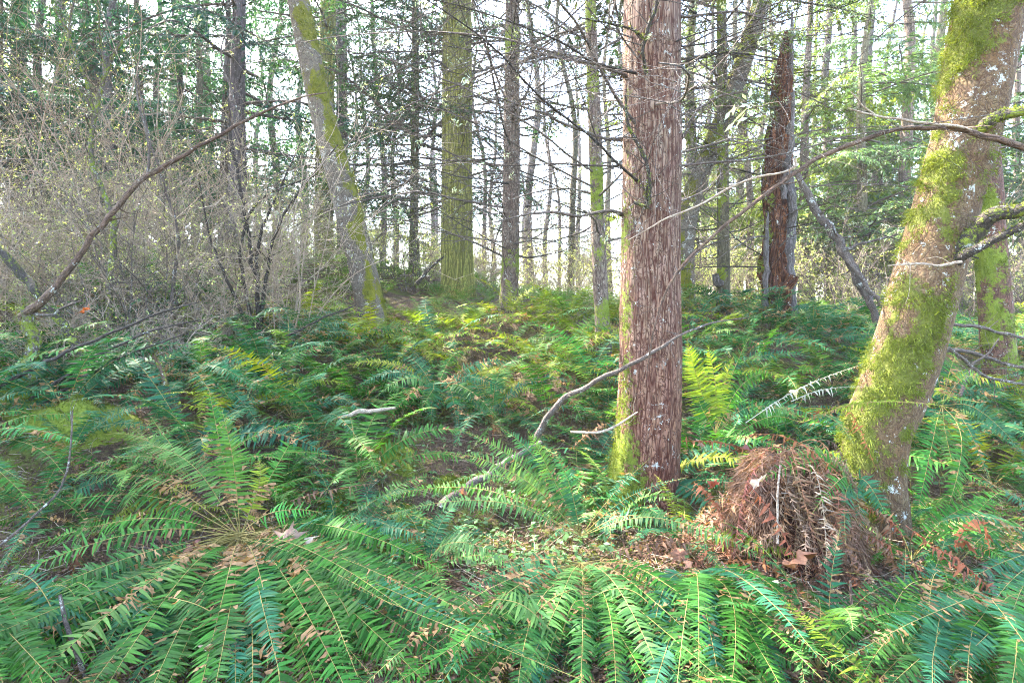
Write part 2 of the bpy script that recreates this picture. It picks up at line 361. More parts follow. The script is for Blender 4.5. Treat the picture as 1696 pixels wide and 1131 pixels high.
def crown_boughs(parent, info, z0, n, color, sc=(1, 1.8), z1=40., rng=RNG):
    """one crown mesh of many boughs, above z0"""
    C = info['C']; idx = np.where((C[:, 2] > z0) & (C[:, 2] < z1))[0]
    if len(idx) < 3: return
    base = np.array(parent.location); mb = MB(); zt = C[idx[-1], 2]
    for k in range(n):
        i = idx[rng.integers(len(idx))]; me = CROWNSRC[rng.integers(len(CROWNSRC))]
        s = rng.uniform(*sc)*(1.15-.75*(C[i, 2]-z0)/max(zt-z0, 1)); a = rng.uniform(0, 6.283); t = rng.uniform(-.3, .25)
        R = np.array(Euler((rng.uniform(-.4, .4), -t, a)).to_matrix())
        for v, f, m in me: mb.add(v@R.T*s+C[i]-base, f, m)
    o = mb.build('crown', [M['twig'], M['needle']], parent); o.color = (*color, 1); return o
def _src(L, seed, ntw, leafL):
    mb = bough_mesh('x', L, seed, ntw, leafL  , .14, .8); out = []; off = 0
    # merge into a few arrays by face size / material
    v = np.concatenate(mb.v); res = []
    for mat in (0, 1):
        fs = [f for f, m in zip(mb.f, mb.m) if m[0] == mat]
        fs = np.concatenate(fs); u, inv = np.unique(fs, return_inverse=True); res.append((v[u], inv.reshape(fs.shape), mat))
    return res
CROWNSRC = [_src(2.0+.3*k, 80+k, 26, .08) for k in range(4)]

TREEPX = {}
MAIN = {}
def tree(key, name, label, px, spec, D, mat, color=None, cat='tree', group=None, **kw):
    spec = np.asarray(spec, float); base = at(spec[0, 0], spec[0, 1], D)
    gz = H(base[0], base[1]); base[2] = min(base[2], gz)-.05
    # push the root end into the ground
    first = spec[0].copy(); first[1] = HZ-(base[2]-CAMH)*F/D
    if first[1] > spec[0, 1]+1: spec = np.vstack([first, spec])
    t = empty(name, V(base[0], base[1], gz), label, cat, group)
    ob, info = trunk(t, spec, D, mat, **kw)
    if color is not None: ob.color = (*color, 1)
    TREEPX[key] = (px, D); MAIN[key] = (t, info, D); return t, info
SIDE = lambda d: unit(V(*d))
def mossf(bias, d=(-1, -.3, .35), side=.4, nz=.45, lo=0., hi=0., zlo=0., zfall=1.):
    d = unit(V(*d))
    def f(nrm, l, v, n): return bias+side*(nrm@d)+nz*n+lo*np.exp(-l/zfall)
    return f
def skyz(D): return CAMH+HZ/F*D+.3        # height where the picture ends at that depth

# 1 central fir
t1, i1 = tree('fir', 'furrowed_fir', 'thick straight fir with furrowed reddish bark and mossy foot, largest trunk in the middle', 1078,
    [(1054, 890, 182), (1058, 862, 156), (1063, 835, 134), (1069, 780, 113), (1074, 700, 104), (1076, 600, 101), (1077, 450, 98), (1078, 300, 97), (1079, 100, 95), (1080, 0, 93), (1082, -800, 76), (1084, -2600, 36), (1084, -3300, 8)],
    4.4, M['fir'], flute=.05, sides=128, ds=.02, disp=.035, dscale=4, ridged=.05,
    moss=lambda nrm, l, v, n: np.clip(.95*(nrm@unit(V(-1, -.3, 0)))-.5+.35*n, -1, 1)+.8*np.exp(-((l-.5).clip(0))/.45)-.18)
moss_tufts(t1, i1, .42, 5200, .03, .006, zr=(-.2, 1.6), droop=.1)
# 2 leaning mossy tree right
t2, i2 = tree('maple', 'leaning_mossy_tree', 'thick leaning trunk shaggy with green moss, bending up to the right', 1530,
    [(1452, 935, 118), (1455, 900, 104), (1452, 850, 96), (1446, 780, 97), (1452, 710, 100), (1473, 660, 103), (1503, 580, 104), (1520, 520, 102), (1536, 460, 100), (1561, 360, 94), (1588, 265, 98), (1604, 200, 98), (1623, 100, 98), (1641, 0, 98), (1662, -140, 88), (1690, -500, 70), (1705, -1000, 50), (1700, -1800, 14)],
    3.9, M['leanmoss'], sides=96, ds=.022, disp=.07, dscale=3.,
    moss=lambda nrm, l, v, n: +.06+.66*(nrm@unit(V(-1, -.35, .35)))+.6*n+.5*fbm(v*9., 3)-.15*np.exp(-l/.6))
moss_tufts(t2, i2, .38, 26000, .034, .0055, zr=(-.1, 4.2), droop=.6)
moss_tufts(t2, i2, .25, 3500, .03, .003, zr=(-.1, 4.2), droop=.9, name='thin_moss')
moss_tufts(t2, i2, .9, 2200, .06, .005, zr=(.6, 4.2), droop=1.1, name='hanging_moss')
# 3 mossy tree right edge
t3, i3 = tree('rightred', 'mossy_red_tree', 'straight reddish mossy trunk at the right edge behind the leaning shaggy trunk', 1660,
    [(1668, 735, 74), (1667, 715, 62), (1664, 690, 56), (1655, 600, 50), (1648, 500, 47), (1640, 400, 44), (1635, 300, 41), (1630, 200, 38), (1622, 0, 34), (1615, -600, 26), (1610, -1300, 6)],
    7.0, M['redbark'], sides=56, ds=.04, disp=.04, moss=lambda nrm, l, v, n: .30+.3*(nrm@unit(V(-1, -.2, .2)))+.5*n+.6*fbm(v*4., 3))
moss_tufts(t3, i3, .5, 9000, .03, .007, droop=.5, zr=(0, 4.5))
# 4 leaning alder
t4, i4 = tree('alder', 'leaning_alder', 'slender grey alder leaning left, with orange and green moss blotches', 560,
    [(634, 592, 60), (630, 575, 54), (622, 548, 50), (608, 480, 47), (590, 400, 45), (570, 320, 43), (548, 240, 40), (530, 170, 38), (512, 90, 37), (498, 20, 36), (490, -20, 35), (462, -150, 30), (425, -400, 22), (405, -800, 5)],
    9.0, M['alder'], sides=48, ds=.045, disp=.04, moss=lambda nrm, l, v, n: +.06+.5*(nrm@unit(V(1, -.1, .1)))+.6*n+.6*fbm(v*3.2, 3)+.3*np.exp(-l/.5))
moss_tufts(t4, i4, .62, 5200, .035, .009, droop=.2)
# 5 broad cedar
t5, i5 = tree('cedar', 'broad_cedar', 'broad cedar trunk with stringy yellowish green bark standing dead straight', 757,
    [(757, 505, 70), (757, 480, 60), (757, 440, 55), (757, 300, 52), (757, 150, 50), (757, 0, 48), (757, -400, 38), (757, -1000, 8)],
    13.5, M['cedar'], sides=56, ds=.06, disp=.02, flute=.08, ridged=.05)
# 6
t6, i6 = tree('midred', 'mossy_banded_tree', 'reddish trunk with green moss bands right of the broad yellowish cedar', 845,
    [(840, 545, 42), (841, 525, 34), (842, 500, 31), (845, 430, 29), (847, 300, 28), (848, 150, 26), (849, 0, 24), (850, -500, 16), (851, -1000, 4)],
    10.5, M['brownbark'], sides=40, ds=.05, disp=.04, moss=lambda nrm, l, v, n: -.02+.55*n+.75*np.exp(-((v[..., 2]-CAMH-.95)/.5)**2)+.6*np.exp(-((v[..., 2]-CAMH-5.)/.35)**2))
# 7
t7, i7 = tree('thinmoss', 'slim_mossy_tree', 'slim mossy trunk just left of the thick furrowed fir', 990,
    [(1002, 618, 34), (1001, 600, 28), (997, 520, 25), (993, 440, 24), (989, 330, 22), (985, 200, 21), (981, 100, 19), (978, 0, 18), (974, -300, 12), (972, -700, 3)],
    7.5, M['brownbark'], sides=40, ds=.04, disp=.05, moss=lambda nrm, l, v, n: .24+.2*(nrm@unit(V(-.2, -.6, .2)))+.6*n+.55*fbm(v*2.6, 3))
moss_tufts(t7, i7, .5, 3000, .025, .007, droop=.3, zr=(1, 5))
# 8..
t8, i8 = tree('yellowcedar', 'straight_cedar', 'straight yellowish green cedar trunk directly behind the leaning grey alder', 537,
    [(536, 455, 42), (536, 420, 33), (537, 300, 31), (540, 150, 28), (543, 40, 26), (545, -200, 20), (546, -700, 5)], 16, M['cedar'], sides=32, ds=.1, disp=.02, flute=.05, ridged=.04)
t9, i9 = tree('purple', 'dark_far_tree', 'dark grey brown trunk close right of the straight yellowish cedar, behind the alder', 567,
    [(569, 450, 24), (568, 400, 20), (567, 300, 19), (566, 150, 18), (565, 0, 17), (564, -400, 6)], 20, M['grey'], (.75, .68, .75), sides=24, ds=.15)
t10, i10 = tree('pairbig', 'grey_fir', 'grey trunk rising from the shrub bank at left, bigger of two close together', 394,
    [(396, 430, 34), (394, 300, 28), (393, 200, 25), (394, 100, 22), (396, 20, 20), (397, -200, 13), (398, -600, 4)], 14, M['grey'], (.95, .88, .95), sides=32, ds=.08)
t10b, i10b = tree('pairsmall', 'grey_fir', 'thin grey trunk close left of the grey fir, smaller of the two', 374,
    [(372, 420, 22), (375, 200, 16), (378, 90, 11), (378, 0, 7), (379, -200, 3)], 15.5, M['grey'], (.95, .9, .8), sides=24, ds=.1)
t11, i11 = tree('slimgrey', 'slim_grey_tree', 'slim greenish grey trunk alone left of the broad yellowish cedar', 686,
    [(686, 475, 22), (686, 380, 15), (687, 250, 14), (688, 100, 12), (688, -100, 9), (688, -500, 3)], 16, M['grey'], (.85, .95, .55), sides=28, ds=.08, moss=mossf(.1))
t13, i13 = tree('curved', 'curved_leaning_tree', 'mossy pale edged trunk behind the fir, curving out to the upper right', 1190,
    [(1137, 522, 34), (1137, 490, 27), (1136, 430, 26), (1138, 380, 28), (1147, 325, 31), (1167, 272, 31), (1192, 213, 30), (1215, 150, 29), (1238, 80, 28), (1262, 0, 27), (1298, -120, 22), (1340, -400, 12), (1350, -700, 4)],
    10., M['alder'], sides=40, ds=.05, disp=.05, moss=lambda nrm, l, v, n: .15+.5*(nrm@unit(V(-.8, -.3, .5)))+.7*n)
moss_tufts(t13, i13, .6, 2600, .035, .009, droop=.2)
t14, i14 = tree('straightmoss', 'straight_mossy_tree', 'narrow straight trunk with a broken stub, between the fir and the rotten snag', 1198,
    [(1198, 540, 30), (1198, 515, 24), (1198, 450, 21), (1198, 400, 20), (1197, 250, 18), (1196, 100, 16), (1195, 0, 15), (1194, -300, 10), (1193, -700, 3)], 9.5, M['grey'], (.85, .85, .55), sides=32, ds=.05, disp=.05, moss=mossf(.22, (-1, -.2, .2), .3, .6))
def px_tube(mb, rows, mat=0, sides=6, n=24, base=V(0, 0, 0), moss=0., rough=.12):
    rows = np.asarray(rows, float); P = np.stack([(rows[:, 0]-CX)/F*rows[:, 2], rows[:, 2], CAMH+(HZ-rows[:, 1])/F*rows[:, 2], rows[:, 3]/2/F*rows[:, 2]], 1)
    Q = crom(P, n); q_ = Q[:, :3]*np.array([9., 9., 9.]); Q[:, :3] += np.stack([vnoise(q_+3), vnoise(q_+31), vnoise(q_+57)], -1)*(Q[:, 3:4]*.75+.006)*np.sin(np.linspace(0, np.pi, n))[:, None]; tube(mb, Q[:, :3]-base, Q[:, 3].clip(.0012), sides, mat, moss=moss, rough=rough); return Q
loc = lambda o: np.array(o.location)
mb = MB(); px_tube(mb, [(1199, 470, 9.5, 16), (1190, 463, 9.42, 13), (1185, 455, 9.38, 12)], base=loc(t14), n=8); mb.build('stub', M['grey'], t14)
# 15 snag: jagged dead trunk
t15, i15 = tree('snag', 'rotten_snag', 'broken dead snag of rotten red brown wood with grey bark strips and jagged top', 1287,
    [(1282, 550, 64), (1283, 530, 56), (1283, 480, 46), (1285, 400, 42), (1287, 300, 40), (1291, 220, 37), (1294, 170, 34), (1297, 130, 30), (1299, 95, 24), (1301, 70, 15), (1302, 52, 5)], 9.0, M['rot'], sides=96, ds=.02, disp=.30, dscale=7., ridged=.34,
    moss=lambda nrm, l, v, n: -.42+.75*(nrm@unit(V(-1, -.1, 0)))+.45*n)
for (pts) in ([(1312, 520, 8.92, 16), (1308, 440, 8.9, 17), (1308, 360, 8.9, 16), (1306, 280, 8.92, 13), (1306, 200, 8.93, 14), (1309, 120, 8.95, 11), (1311, 60, 8.95, 7), (1312, 20, 8.95, 2)],
              [(1268, 530, 8.85, 10), (1268, 470, 8.85, 9), (1270, 400, 8.85, 7), (1272, 350, 8.85, 2)],
              [(1297, 330, 8.8, 9), (1300, 285, 8.8, 12), (1303, 262, 8.78, 3)]):
    mb = MB(); px_tube(mb, pts, base=loc(t15), n=40, sides=9, rough=.45); mb.build('bark_strip', M['grey'], t15)
mb = MB(); px_tube(mb, [(1298, 500, 8.85, 20), (1304, 480, 8.8, 18), (1312, 466, 8.75, 17), (1317, 457, 8.72, 14)], base=loc(t15), n=10, sides=9, rough=.3); mb.build('branch_stub', M['rot'], t15)

# limbs of the leaning mossy tree
def limb(parent, name, rows, mat, moss=0., sides=14, n=60, rough=.12, twigs=0, tw=.25, seed=1, tufts=0):
    mb = MB(); Q = px_tube(mb, rows, 0, sides, n, loc(parent), moss, rough); rng = np.random.default_rng(seed)
    for k in range(twigs):
        i = rng.integers(n//4, n-2); T = unit(Q[i+1, :3]-Q[i, :3])
        W = wander(Q[i, :3]-loc(parent), T*.5+unit(rng.normal(0, 1, 3)), tw*rng.uniform(.4, 1.3), 6, .2, 0, rng); tube(mb, W, np.linspace(max(Q[i, 3]*.35, .0016), .001, 6), 3)
    if tufts:
        i = rng.integers(0, n, tufts); d = unit(rng.normal(0, 1, (tufts, 3))+V(-.2, -.2, .6)); p = Q[i, :3]+d*Q[i, 3:4]*.85-loc(parent)
        leaves(mb, p, d+rng.normal(0, .5, (tufts, 3)), rng.uniform(.01, .035, tufts), .006, 1, rng)
    return mb.build(name, [mat, M['mossblade']], parent)
limb(t2, 'limb', [(1560, 440, 3.86, 35.2), (1590, 408, 3.72, 30.4), (1625, 378, 3.62, 26.4), (1660, 356, 3.54, 24.0), (1700, 338, 3.45, 22.4), (1760, 318, 3.3, 20.0), (1860, 290, 3.1, 16.0), (1960, 260, 2.9, 4.8)], M['darktwig'], .42, tufts=1500, seed=3)
limb(t2, 'limb', [(1572, 442, 3.80, 20.8), (1600, 420, 3.64, 16.0), (1640, 402, 3.56, 13.6), (1672, 388, 3.5, 12.8), (1710, 368, 3.42, 11.2), (1790, 320, 3.3, 7.2)], M['darktwig'], .2, tufts=300, seed=4)
limb(t2, 'limb', [(1590, 232, 3.85, 27.2), (1625, 212, 3.72, 21.6), (1660, 196, 3.62, 18.4), (1700, 183, 3.52, 16.8), (1780, 150, 3.4, 12.8), (1880, 120, 3.2, 4.8)], M['darktwig'], .4, tufts=900, seed=5)
limb(t2, 'arching_branch', [(1850, 330, 3.5, 9.00), (1760, 275, 3.5, 11.25), (1700, 246, 3.5, 11.25), (1620, 222, 3.50, 10.50), (1560, 213, 3.50, 8.25), (1500, 213, 3.50, 7.50), (1440, 226, 3.52, 7.50), (1380, 250, 3.55, 7.50), (1320, 285, 3.58, 6.75), (1265, 325, 3.6, 6.38), (1215, 362, 3.62, 6.00), (1165, 405, 3.65, 5.25), (1120, 455, 3.66, 4.50), (1096, 500, 3.68, 3.75), (1080, 560, 3.7, 3.00), (1068, 640, 3.75, 1.50)], M['warmtwig'], .0, 8, 110, .1, twigs=16, seed=6)
limb(t2, 'arching_branch', [(1316, 262, 3.57, 4.50), (1318, 275, 3.57, 6.00), (1300, 284, 3.58, 3.75), (1260, 292, 3.6, 3.75), (1220, 305, 3.62, 3.75), (1165, 335, 3.66, 3.38), (1100, 364, 3.7, 3.00), (1040, 398, 3.72, 1.50)], M['paletwig'], 0, 6, 50, .1, twigs=6, tw=.2, seed=7)
limb(t2, 'thin_branch', [(1640, 226, 3.52, 5), (1590, 212, 3.47, 5), (1530, 202, 3.45, 5), (1470, 197, 3.45, 4), (1430, 187, 3.45, 3.5), (1404, 179, 3.45, 2)], M['paletwig'], 0, 5, 30, .1, seed=8)
limb(t2, 'thin_branch', [(1450, 192, 3.45, 3.5), (1432, 178, 3.45, 3), (1418, 163, 3.44, 3), (1409, 152, 3.43, 1.6)], M['paletwig'], 0, 5, 14, .1, seed=9)
limb(t2, 'thin_branch', [(1592, 434, 3.6, 5), (1560, 440, 3.45, 4.5), (1520, 438, 3.4, 4), (1470, 440, 3.38, 2)], M['paletwig'], 0, 5, 24, .1, twigs=4, seed=10)
# mossy twigs in front of the fir's face
for k, rows in enumerate(([(1070, 122, 4.17, 7), (1068, 105, 4.1, 6), (1063, 82, 4.04, 6), (1068, 62, 4.0, 6), (1078, 35, 3.97, 6), (1085, 15, 3.95, 6), (1090, -30, 3.9, 6)],
                          [(1050, 335, 4.15, 6), (1072, 340, 4.1, 6), (1076, 300, 4.05, 6), (1065, 255, 4.0, 6), (1050, 225, 3.98, 5), (1040, 205, 3.97, 5), (1036, 160, 3.96, 3)],
                          [(1066, 64, 4.05, 4), (1050, 50, 4.0, 4), (1030, 44, 3.95, 4), (1000, 36, 3.9, 3), (960, 30, 3.85, 2)],
                          [(1070, 345, 4.15, 7), (1068, 330, 4.1, 6), (1074, 300, 4.06, 3)],
                          [(1116, 118, 4.35, 8), (1130, 105, 4.3, 6), (1160, 95, 4.25, 5), (1215, 88, 4.2, 4), (1290, 98, 4.2, 2)],
                          [(1120, 240, 4.35, 8), (1136, 220, 4.3, 6), (1150, 190, 4.25, 5), (1180, 165, 4.2, 4), (1240, 150, 4.1, 2)],
                          [(1115, 30, 4.35, 7), (1150, 26, 4.25, 5), (1220, 20, 4.2, 4), (1300, 40, 4.1, 2)],
                          [(1040, 128, 4.35, 8), (1022, 120, 4.3, 6), (980, 105, 4.25, 5), (920, 96, 4.2, 4), (840, 110, 4.1, 2)],
                          [(1030, 232, 4.4, 8), (1000, 230, 4.3, 6), (950, 212, 4.25, 5), (900, 190, 4.2, 4), (820, 160, 4.1, 2)],
                          [(1030, 355, 4.4, 8), (1005, 350, 4.3, 6), (960, 358, 4.25, 5), (900, 352, 4.2, 4), (800, 372, 4.1, 2)])):
    limb(t1, 'dead_branch', rows, M['darktwig' if k < 5 else 'twig'], .35 if k < 5 else .1, 6, 30, .25, twigs=16, tw=.4, seed=20+k, tufts=90 if k < 4 else 20)
# branch collars on the fir
rngk = np.random.default_rng(5)
for (px, py) in [(1034, 128), (1120, 118), (1072, 120), (1116, 238), (1070, 342), (1035, 232), (1070, 500), (1120, 505), (1038, 350), (1118, 330), (1045, 500)]:
    c = at(px, py, 4.42-math.sqrt(max(0.0, 1-((px-1078)/50.)**2))*.22)-loc(t1); mb = MB(); n = 160
    d = unit(rngk.normal(0, 1, (n, 3))); leaves(mb, c+d*V(.02, .006, .010), d+V(0, -.2, 0), rngk.uniform(.006, .022, n), .004, 0, rngk)
    mb.build('branch_collar', M['litter'], t1).color = (.5, .4, .4, 1)
# bare branches on the mid trees
rng2 = np.random.default_rng(11)
for tt, ii, n, z0, sc in ((t6, i6, 84, 2.6, (.8, 1.6)), (t7, i7, 60, 2.4, (.5, 1.2)), (t14, i14, 60, 2.4, (.6, 1.2)), (t1, i1, 36, 2.3, (.4, .9)), (t11, i11, 26, 3.5, (.9, 1.6)), (t13, i13, 14, 3., (.5, 1.)), (t5, i5, 40, 4.2, (.9, 1.7)), (t15, i15, 26, 2.2, (.4, 1.)), (t10, i10, 22, 4., (1, 1.8)), (t3, i3, 14, 2.2, (.5, 1.))):
    place_on_trunk(tt, ii, DEAD, 'branch', n, z0, skyz(ii['C'][0, 1])+1.0, tilt=(-.35, .3), sc=sc, rng=rng2)

# ------------------------------------------------------------------ light, sky, camera
SUN = unit(V(-.52, .46, .85))
w = bpy.data.worlds.new("World"); scene.world = w; w.use_nodes = True; nt = w.node_tree
bg = nt.nodes['Background']; sk = nt.nodes.new('ShaderNodeTexSky'); sk.sky_type = 'NISHITA'; sk.sun_disc = False
sk.sun_elevation = math.asin(SUN[2]); sk.sun_rotation = math.atan2(SUN[0], SUN[1]); sk.air_density = 1.; sk.dust_density = 2.5; sk.ozone_density = 1.
nt.links.new(sk.outputs[0], bg.inputs[0]); bg.inputs[1].default_value = .15
sl = bpy.data.lights.new('sun', 'SUN'); sl.energy = 3.6; sl.angle = math.radians(.5); sl.color = (1, .93, .82)
so = bpy.data.objects.new('sun', sl); COL.objects.link(so); so.rotation_euler = Vector(SUN).to_track_quat('Z', 'Y').to_euler()
cd = bpy.data.cameras.new('camera'); co = bpy.data.objects.new('camera', cd); COL.objects.link(co); scene.camera = co
co.location = (0, 0, CAMH); co.rotation_euler = (math.radians(90), 0, 0)
cd.sensor_width = 36; cd.lens = 36*F/1696; cd.shift_y = -(565.5-HZ)/1696; cd.clip_end = 2000; cd.clip_start = .05
vs = scene.view_settings; vs.view_transform = 'Standard'; vs.look = 'None'; vs.gamma = 1; vs.use_curve_mapping = False; vs.exposure = 3.95
scene.cycles.use_denoising = True; scene.cycles.filter_width = 1.0; scene.cycles.denoising_prefilter = 'NONE'
scene.cycles.max_bounces = 7; scene.cycles.diffuse_bounces = 4; scene.cycles.glossy_bounces = 2; scene.cycles.transmission_bounces = 3
scene.cycles.caustics_reflective = False; scene.cycles.caustics_refractive = False
#PART2
# ================================================================== PART 2: wood, shrubs, ferns, litter
def words_ord(k): return ['first', 'second', 'third', 'fourth', 'fifth', 'sixth', 'seventh', 'eighth', 'ninth', 'tenth', 'eleventh', 'twelfth', 'thirteenth', 'fourteenth', 'fifteenth', 'sixteenth', 'seventeenth', 'eighteenth', 'nineteenth', 'twentieth'][k] if k < 20 else 'number %d' % (k+1)
MARKS = [(0, 'left picture edge'), (394, 'paired grey trunks'), (560, 'leaning alder'), (686, 'slim grey trunk'), (757, 'broad cedar'), (845, 'mossy banded trunk'), (990, 'slim mossy trunk'),
         (1078, 'furrowed fir'), (1198, 'narrow stub trunk'), (1287, 'rotten snag'), (1530, 'shaggy leaning trunk'), (1696, 'right picture edge')]
def gap(px):
    for (a, la), (c, lc) in zip(MARKS[:-1], MARKS[1:]):
        if px < c or c == 1696: return la, lc
def label_rows(items, what):
    """items: list of (px, object): gives each a label by its place between two landmarks"""
    g = {}
    for px, o in items: g.setdefault(gap(px), []).append((px, o))
    for (la, lc), lst in g.items():
        lst.sort(key=lambda q: q[0])
        for k, (px, o) in enumerate(lst):
            w_ = what(o) if callable(what) else what
            o['label'] = (f"{w_} between {la} and {lc}" if len(lst) == 1 else f"{w_}, {words_ord(k)} from left between {la} and {lc}")

# ------------------------------------------------------------------ conifer foliage of the middle trees and canopy
GREEN = (.035, .085, .03); TEAL = (.025, .095, .06); YGREEN = (.10, .15, .03); OLIVE = (.06, .085, .03)
rc = np.random.default_rng(21)
for (tt, ii), n, col, z0, z1, sc in (((t11, i11), 60, (.03, .10, .035), 4.2, 11, (.8, 1.5)), ((t9, i9), 36, (.03, .11, .04), 5., 14, (.9, 1.7)), ((t8, i8), 16, GREEN, 8.2, 13, (.9, 1.5)), ((t14, i14), 22, YGREEN, 4.3, 9, (.5, .9)), ((t10, i10), 24, TEAL, 5.5, 12, (.9, 1.6)), ((t5, i5), 10, OLIVE, 6., 10, (.7, 1.2))):
    place_on_trunk(tt, ii, BOUGH, 'bough', n, z0, z1, tilt=(-.4, .15), sc=sc, color=col, rng=rc)
for (tt, ii), n, col, z0 in (((t1, i1), 12, GREEN, 8.), ((t5, i5), 12, GREEN, 10.5), ((t6, i6), 9, GREEN, 8.5), ((t8, i8), 10, GREEN, 11.), ((t10, i10), 8, GREEN, 10), ((t11, i11), 8, GREEN, 10.5), ((t14, i14), 8, YGREEN, 8.), ((t4, i4), 9, YGREEN, 8.5), ((t2, i2), 7, YGREEN, 7.4), ((t3, i3), 8, GREEN, 10), ((t7, i7), 8, GREEN, 7.)):
    crown_boughs(tt, ii, z0, n, col, rng=rc)

# ------------------------------------------------------------------ far trees
def far_variant(seed, h, r, z0, nb, leafy, lean=.02):
    rng = np.random.default_rng(seed); mb = MB()
    P = crom(np.array([[0, 0, -.4]]+[[rng.normal(0, lean)*z, rng.normal(0, lean)*z, z] for z in np.linspace(h*.2, h, 5)]), 40)
    tube(mb, P, r*np.linspace(1.1, .12, 40), 12, moss=.15, rough=.08); tm = mb.mesh('trunk', M['grey'])
    cb = MB()
    for k in range(nb):
        z = z0+(h-z0)*((k+rng.random())/nb)**(2.2 if leafy else 1)*.97; i = int(np.clip(np.searchsorted(P[:, 2], z), 0, 39)); s = rng.uniform(.6, 1.25)*(1.15-.8*(z-z0)/(h-z0)); a = rng.uniform(0, 6.283)
        R = np.array(Euler((rng.uniform(-.5, .5), rng.uniform(-.2, .45), a)).to_matrix())
        if leafy:
            for v, f, m in CROWNSRC[rng.integers(len(CROWNSRC))]: cb.add(v@R.T*s+P[i], f, m)
        else:
            Q = wander(P[i], R@V(1, 0, .2), 2.0*s, 6, .12, .05, rng); tube(cb, Q, np.linspace(.016, .004, 6), 3)
            for q in range(14):
                j = rng.integers(1, 6); Wd = wander(Q[j], R@V(.7, rng.choice([-1, 1])*.9, rng.normal(0, .5)), rng.uniform(.3, .9), 5, .2, .04, rng); tube(cb, Wd, np.linspace(.006, .0025, 5), 3)
                if rng.random() < .5:
                    n = 5; leaves(cb, Wd[rng.integers(1, 5, n)]+rng.normal(0, .05, (n, 3)), rng.normal(0, 1, (n, 3)), rng.uniform(.03, .08, n), .03, 1, rng)
    cm = cb.mesh('crown', [M['twig'], M['needle']])
    return tm, cm
FARV = {'leafy': [far_variant(100+k, 15+2*k, .15+.02*k, 1.6+.6*k, 50, True) for k in range(4)],
        'bare': [far_variant(120+k, 14+2*k, .10+.03*k, 2., 46, False, .035) for k in range(3)]}
SHADE = far_variant(140, 15, .17, 6., 46, True)  # high-crowned conifer, built only to shade the foreground from outside the frame
FARL = [(-20, 14, 'l', TEAL, .9), (95, 20, 'l', TEAL, 1.1), (180, 15, 'l', (.03, .11, .05), .9), (265, 21, 'l', TEAL, 1.), (325, 17, 'l', (.03, .1, .05), .9), (1285, 20, 'l', YGREEN, 1.), (1425, 14, 'l', (.07, .14, .05), .8), (1545, 24, 'l', YGREEN, 1.), (1185, 28, 'l', YGREEN, 1.), (-60, 15.5, 'l', TEAL, 1.), (60, 17, 'l', TEAL, 1.), (150, 16.5, 'l', TEAL, 1.), (235, 18, 'l', (.03, .11, .05), 1.), (300, 18, 'l', TEAL, 1.), (20, 18, 'l', GREEN, 1.1), (110, 21, 'l', GREEN, 1.1), (340, 24, 'l', TEAL, 1.1), (200, 24, 'l', GREEN, 1.1),
        (455, 24, 'l', TEAL, 1.), (500, 30, 'l', GREEN, 1.1), (632, 22, 'b', GREEN, 1.2), (655, 30, 'l', (.045, .08, .05), .9), (605, 33, 'l', (.045, .09, .06), 1.), (712, 34, 'b', GREEN, 1.), (425, 32, 'l', GREEN, 1.2), (585, 26, 'b', GREEN, 1.),
        (800, 30, 'b', OLIVE, 1.1), (815, 38, 'l', (.06, .08, .06), 1.), (880, 24, 'b', OLIVE, 1.1), (905, 32, 'b', OLIVE, 1.), (925, 27, 'b', OLIVE, 1.), (945, 20, 'b', OLIVE, 1.), (960, 34, 'l', (.06, .09, .05), .9), (1012, 26, 'b', OLIVE, 1.), (1045, 22, 'b', OLIVE, 1.), (725, 40, 'l', (.06, .09, .07), 1.), (868, 42, 'l', (.06, .09, .07), 1.),
        (1118, 26, 'l', YGREEN, 1.), (1150, 17, 'l', YGREEN, 1.), (1165, 22, 'b', OLIVE, 1.), (1222, 24, 'l', GREEN, 1.), (1240, 16, 'b', OLIVE, 1.), (1262, 30, 'l', YGREEN, 1.), (1330, 15, 'l', YGREEN, .9), (1372, 17, 'l', YGREEN, 1.), (1345, 26, 'l', GREEN, 1.), (1410, 22, 'l', YGREEN, 1.), (1445, 18, 'l', (.06, .13, .05), 1.), (1478, 28, 'l', GREEN, 1.), (1502, 16, 'l', (.06, .12, .06), 1.),
        (1560, 20, 'l', GREEN, 1.), (1600, 26, 'l', YGREEN, 1.), (1640, 17, 'l', GREEN, 1.), (1690, 20, 'l', TEAL, 1.), (1740, 13, 'l', GREEN, 1.), (1530, 34, 'l', GREEN, 1.1), (1390, 36, 'l', GREEN, 1.1), (1300, 40, 'l', GREEN, 1.1), (1660, 34, 'l', GREEN, 1.), (540, 42, 'l', GREEN, 1.), (280, 32, 'l', GREEN, 1.3), (40, 30, 'l', GREEN, 1.3), (160, 36, 'l', GREEN, 1.3), (1200, 38, 'l', GREEN, 1.1), (770, 46, 'l', OLIVE, 1.)]
items = {'l': [], 'b': []}
for px, D, kd, col, sc in FARL:
    g = ground_at(px, D); lst = FARV['leafy' if kd == 'l' else 'bare']; tm, cm = lst[rc.integers(len(lst))]
    t = empty('conifer_tree' if kd == 'l' else 'bare_tree', g, '', 'tree', 'green conifers in the back of the wood' if kd == 'l' else 'slim bare trees in the back of the wood')
    t.rotation_euler = (0, 0, rc.uniform(0, 6.283)); s = sc*rc.uniform(.9, 1.1); t.scale = (s, s, s)
    a = link('trunk', tm, t); j = rc.uniform(.75, 1.2); tc = [(.9, .86, .9), (.85, .85, .6), (1., .85, .75)][rc.integers(3)]; a.color = (tc[0]*j*1.35, tc[1]*j*1.35, tc[2]*j*1.3, 1)
    c_ = link('crown', cm, t); j = rc.uniform(.8, 1.25); c_.color = (col[0]*j*1.5+.01, col[1]*j*1.5, col[2]*j*1.5, 1)  # far trunk and crown colours lightened to add paleness of haze
    items[kd].append((px, t))
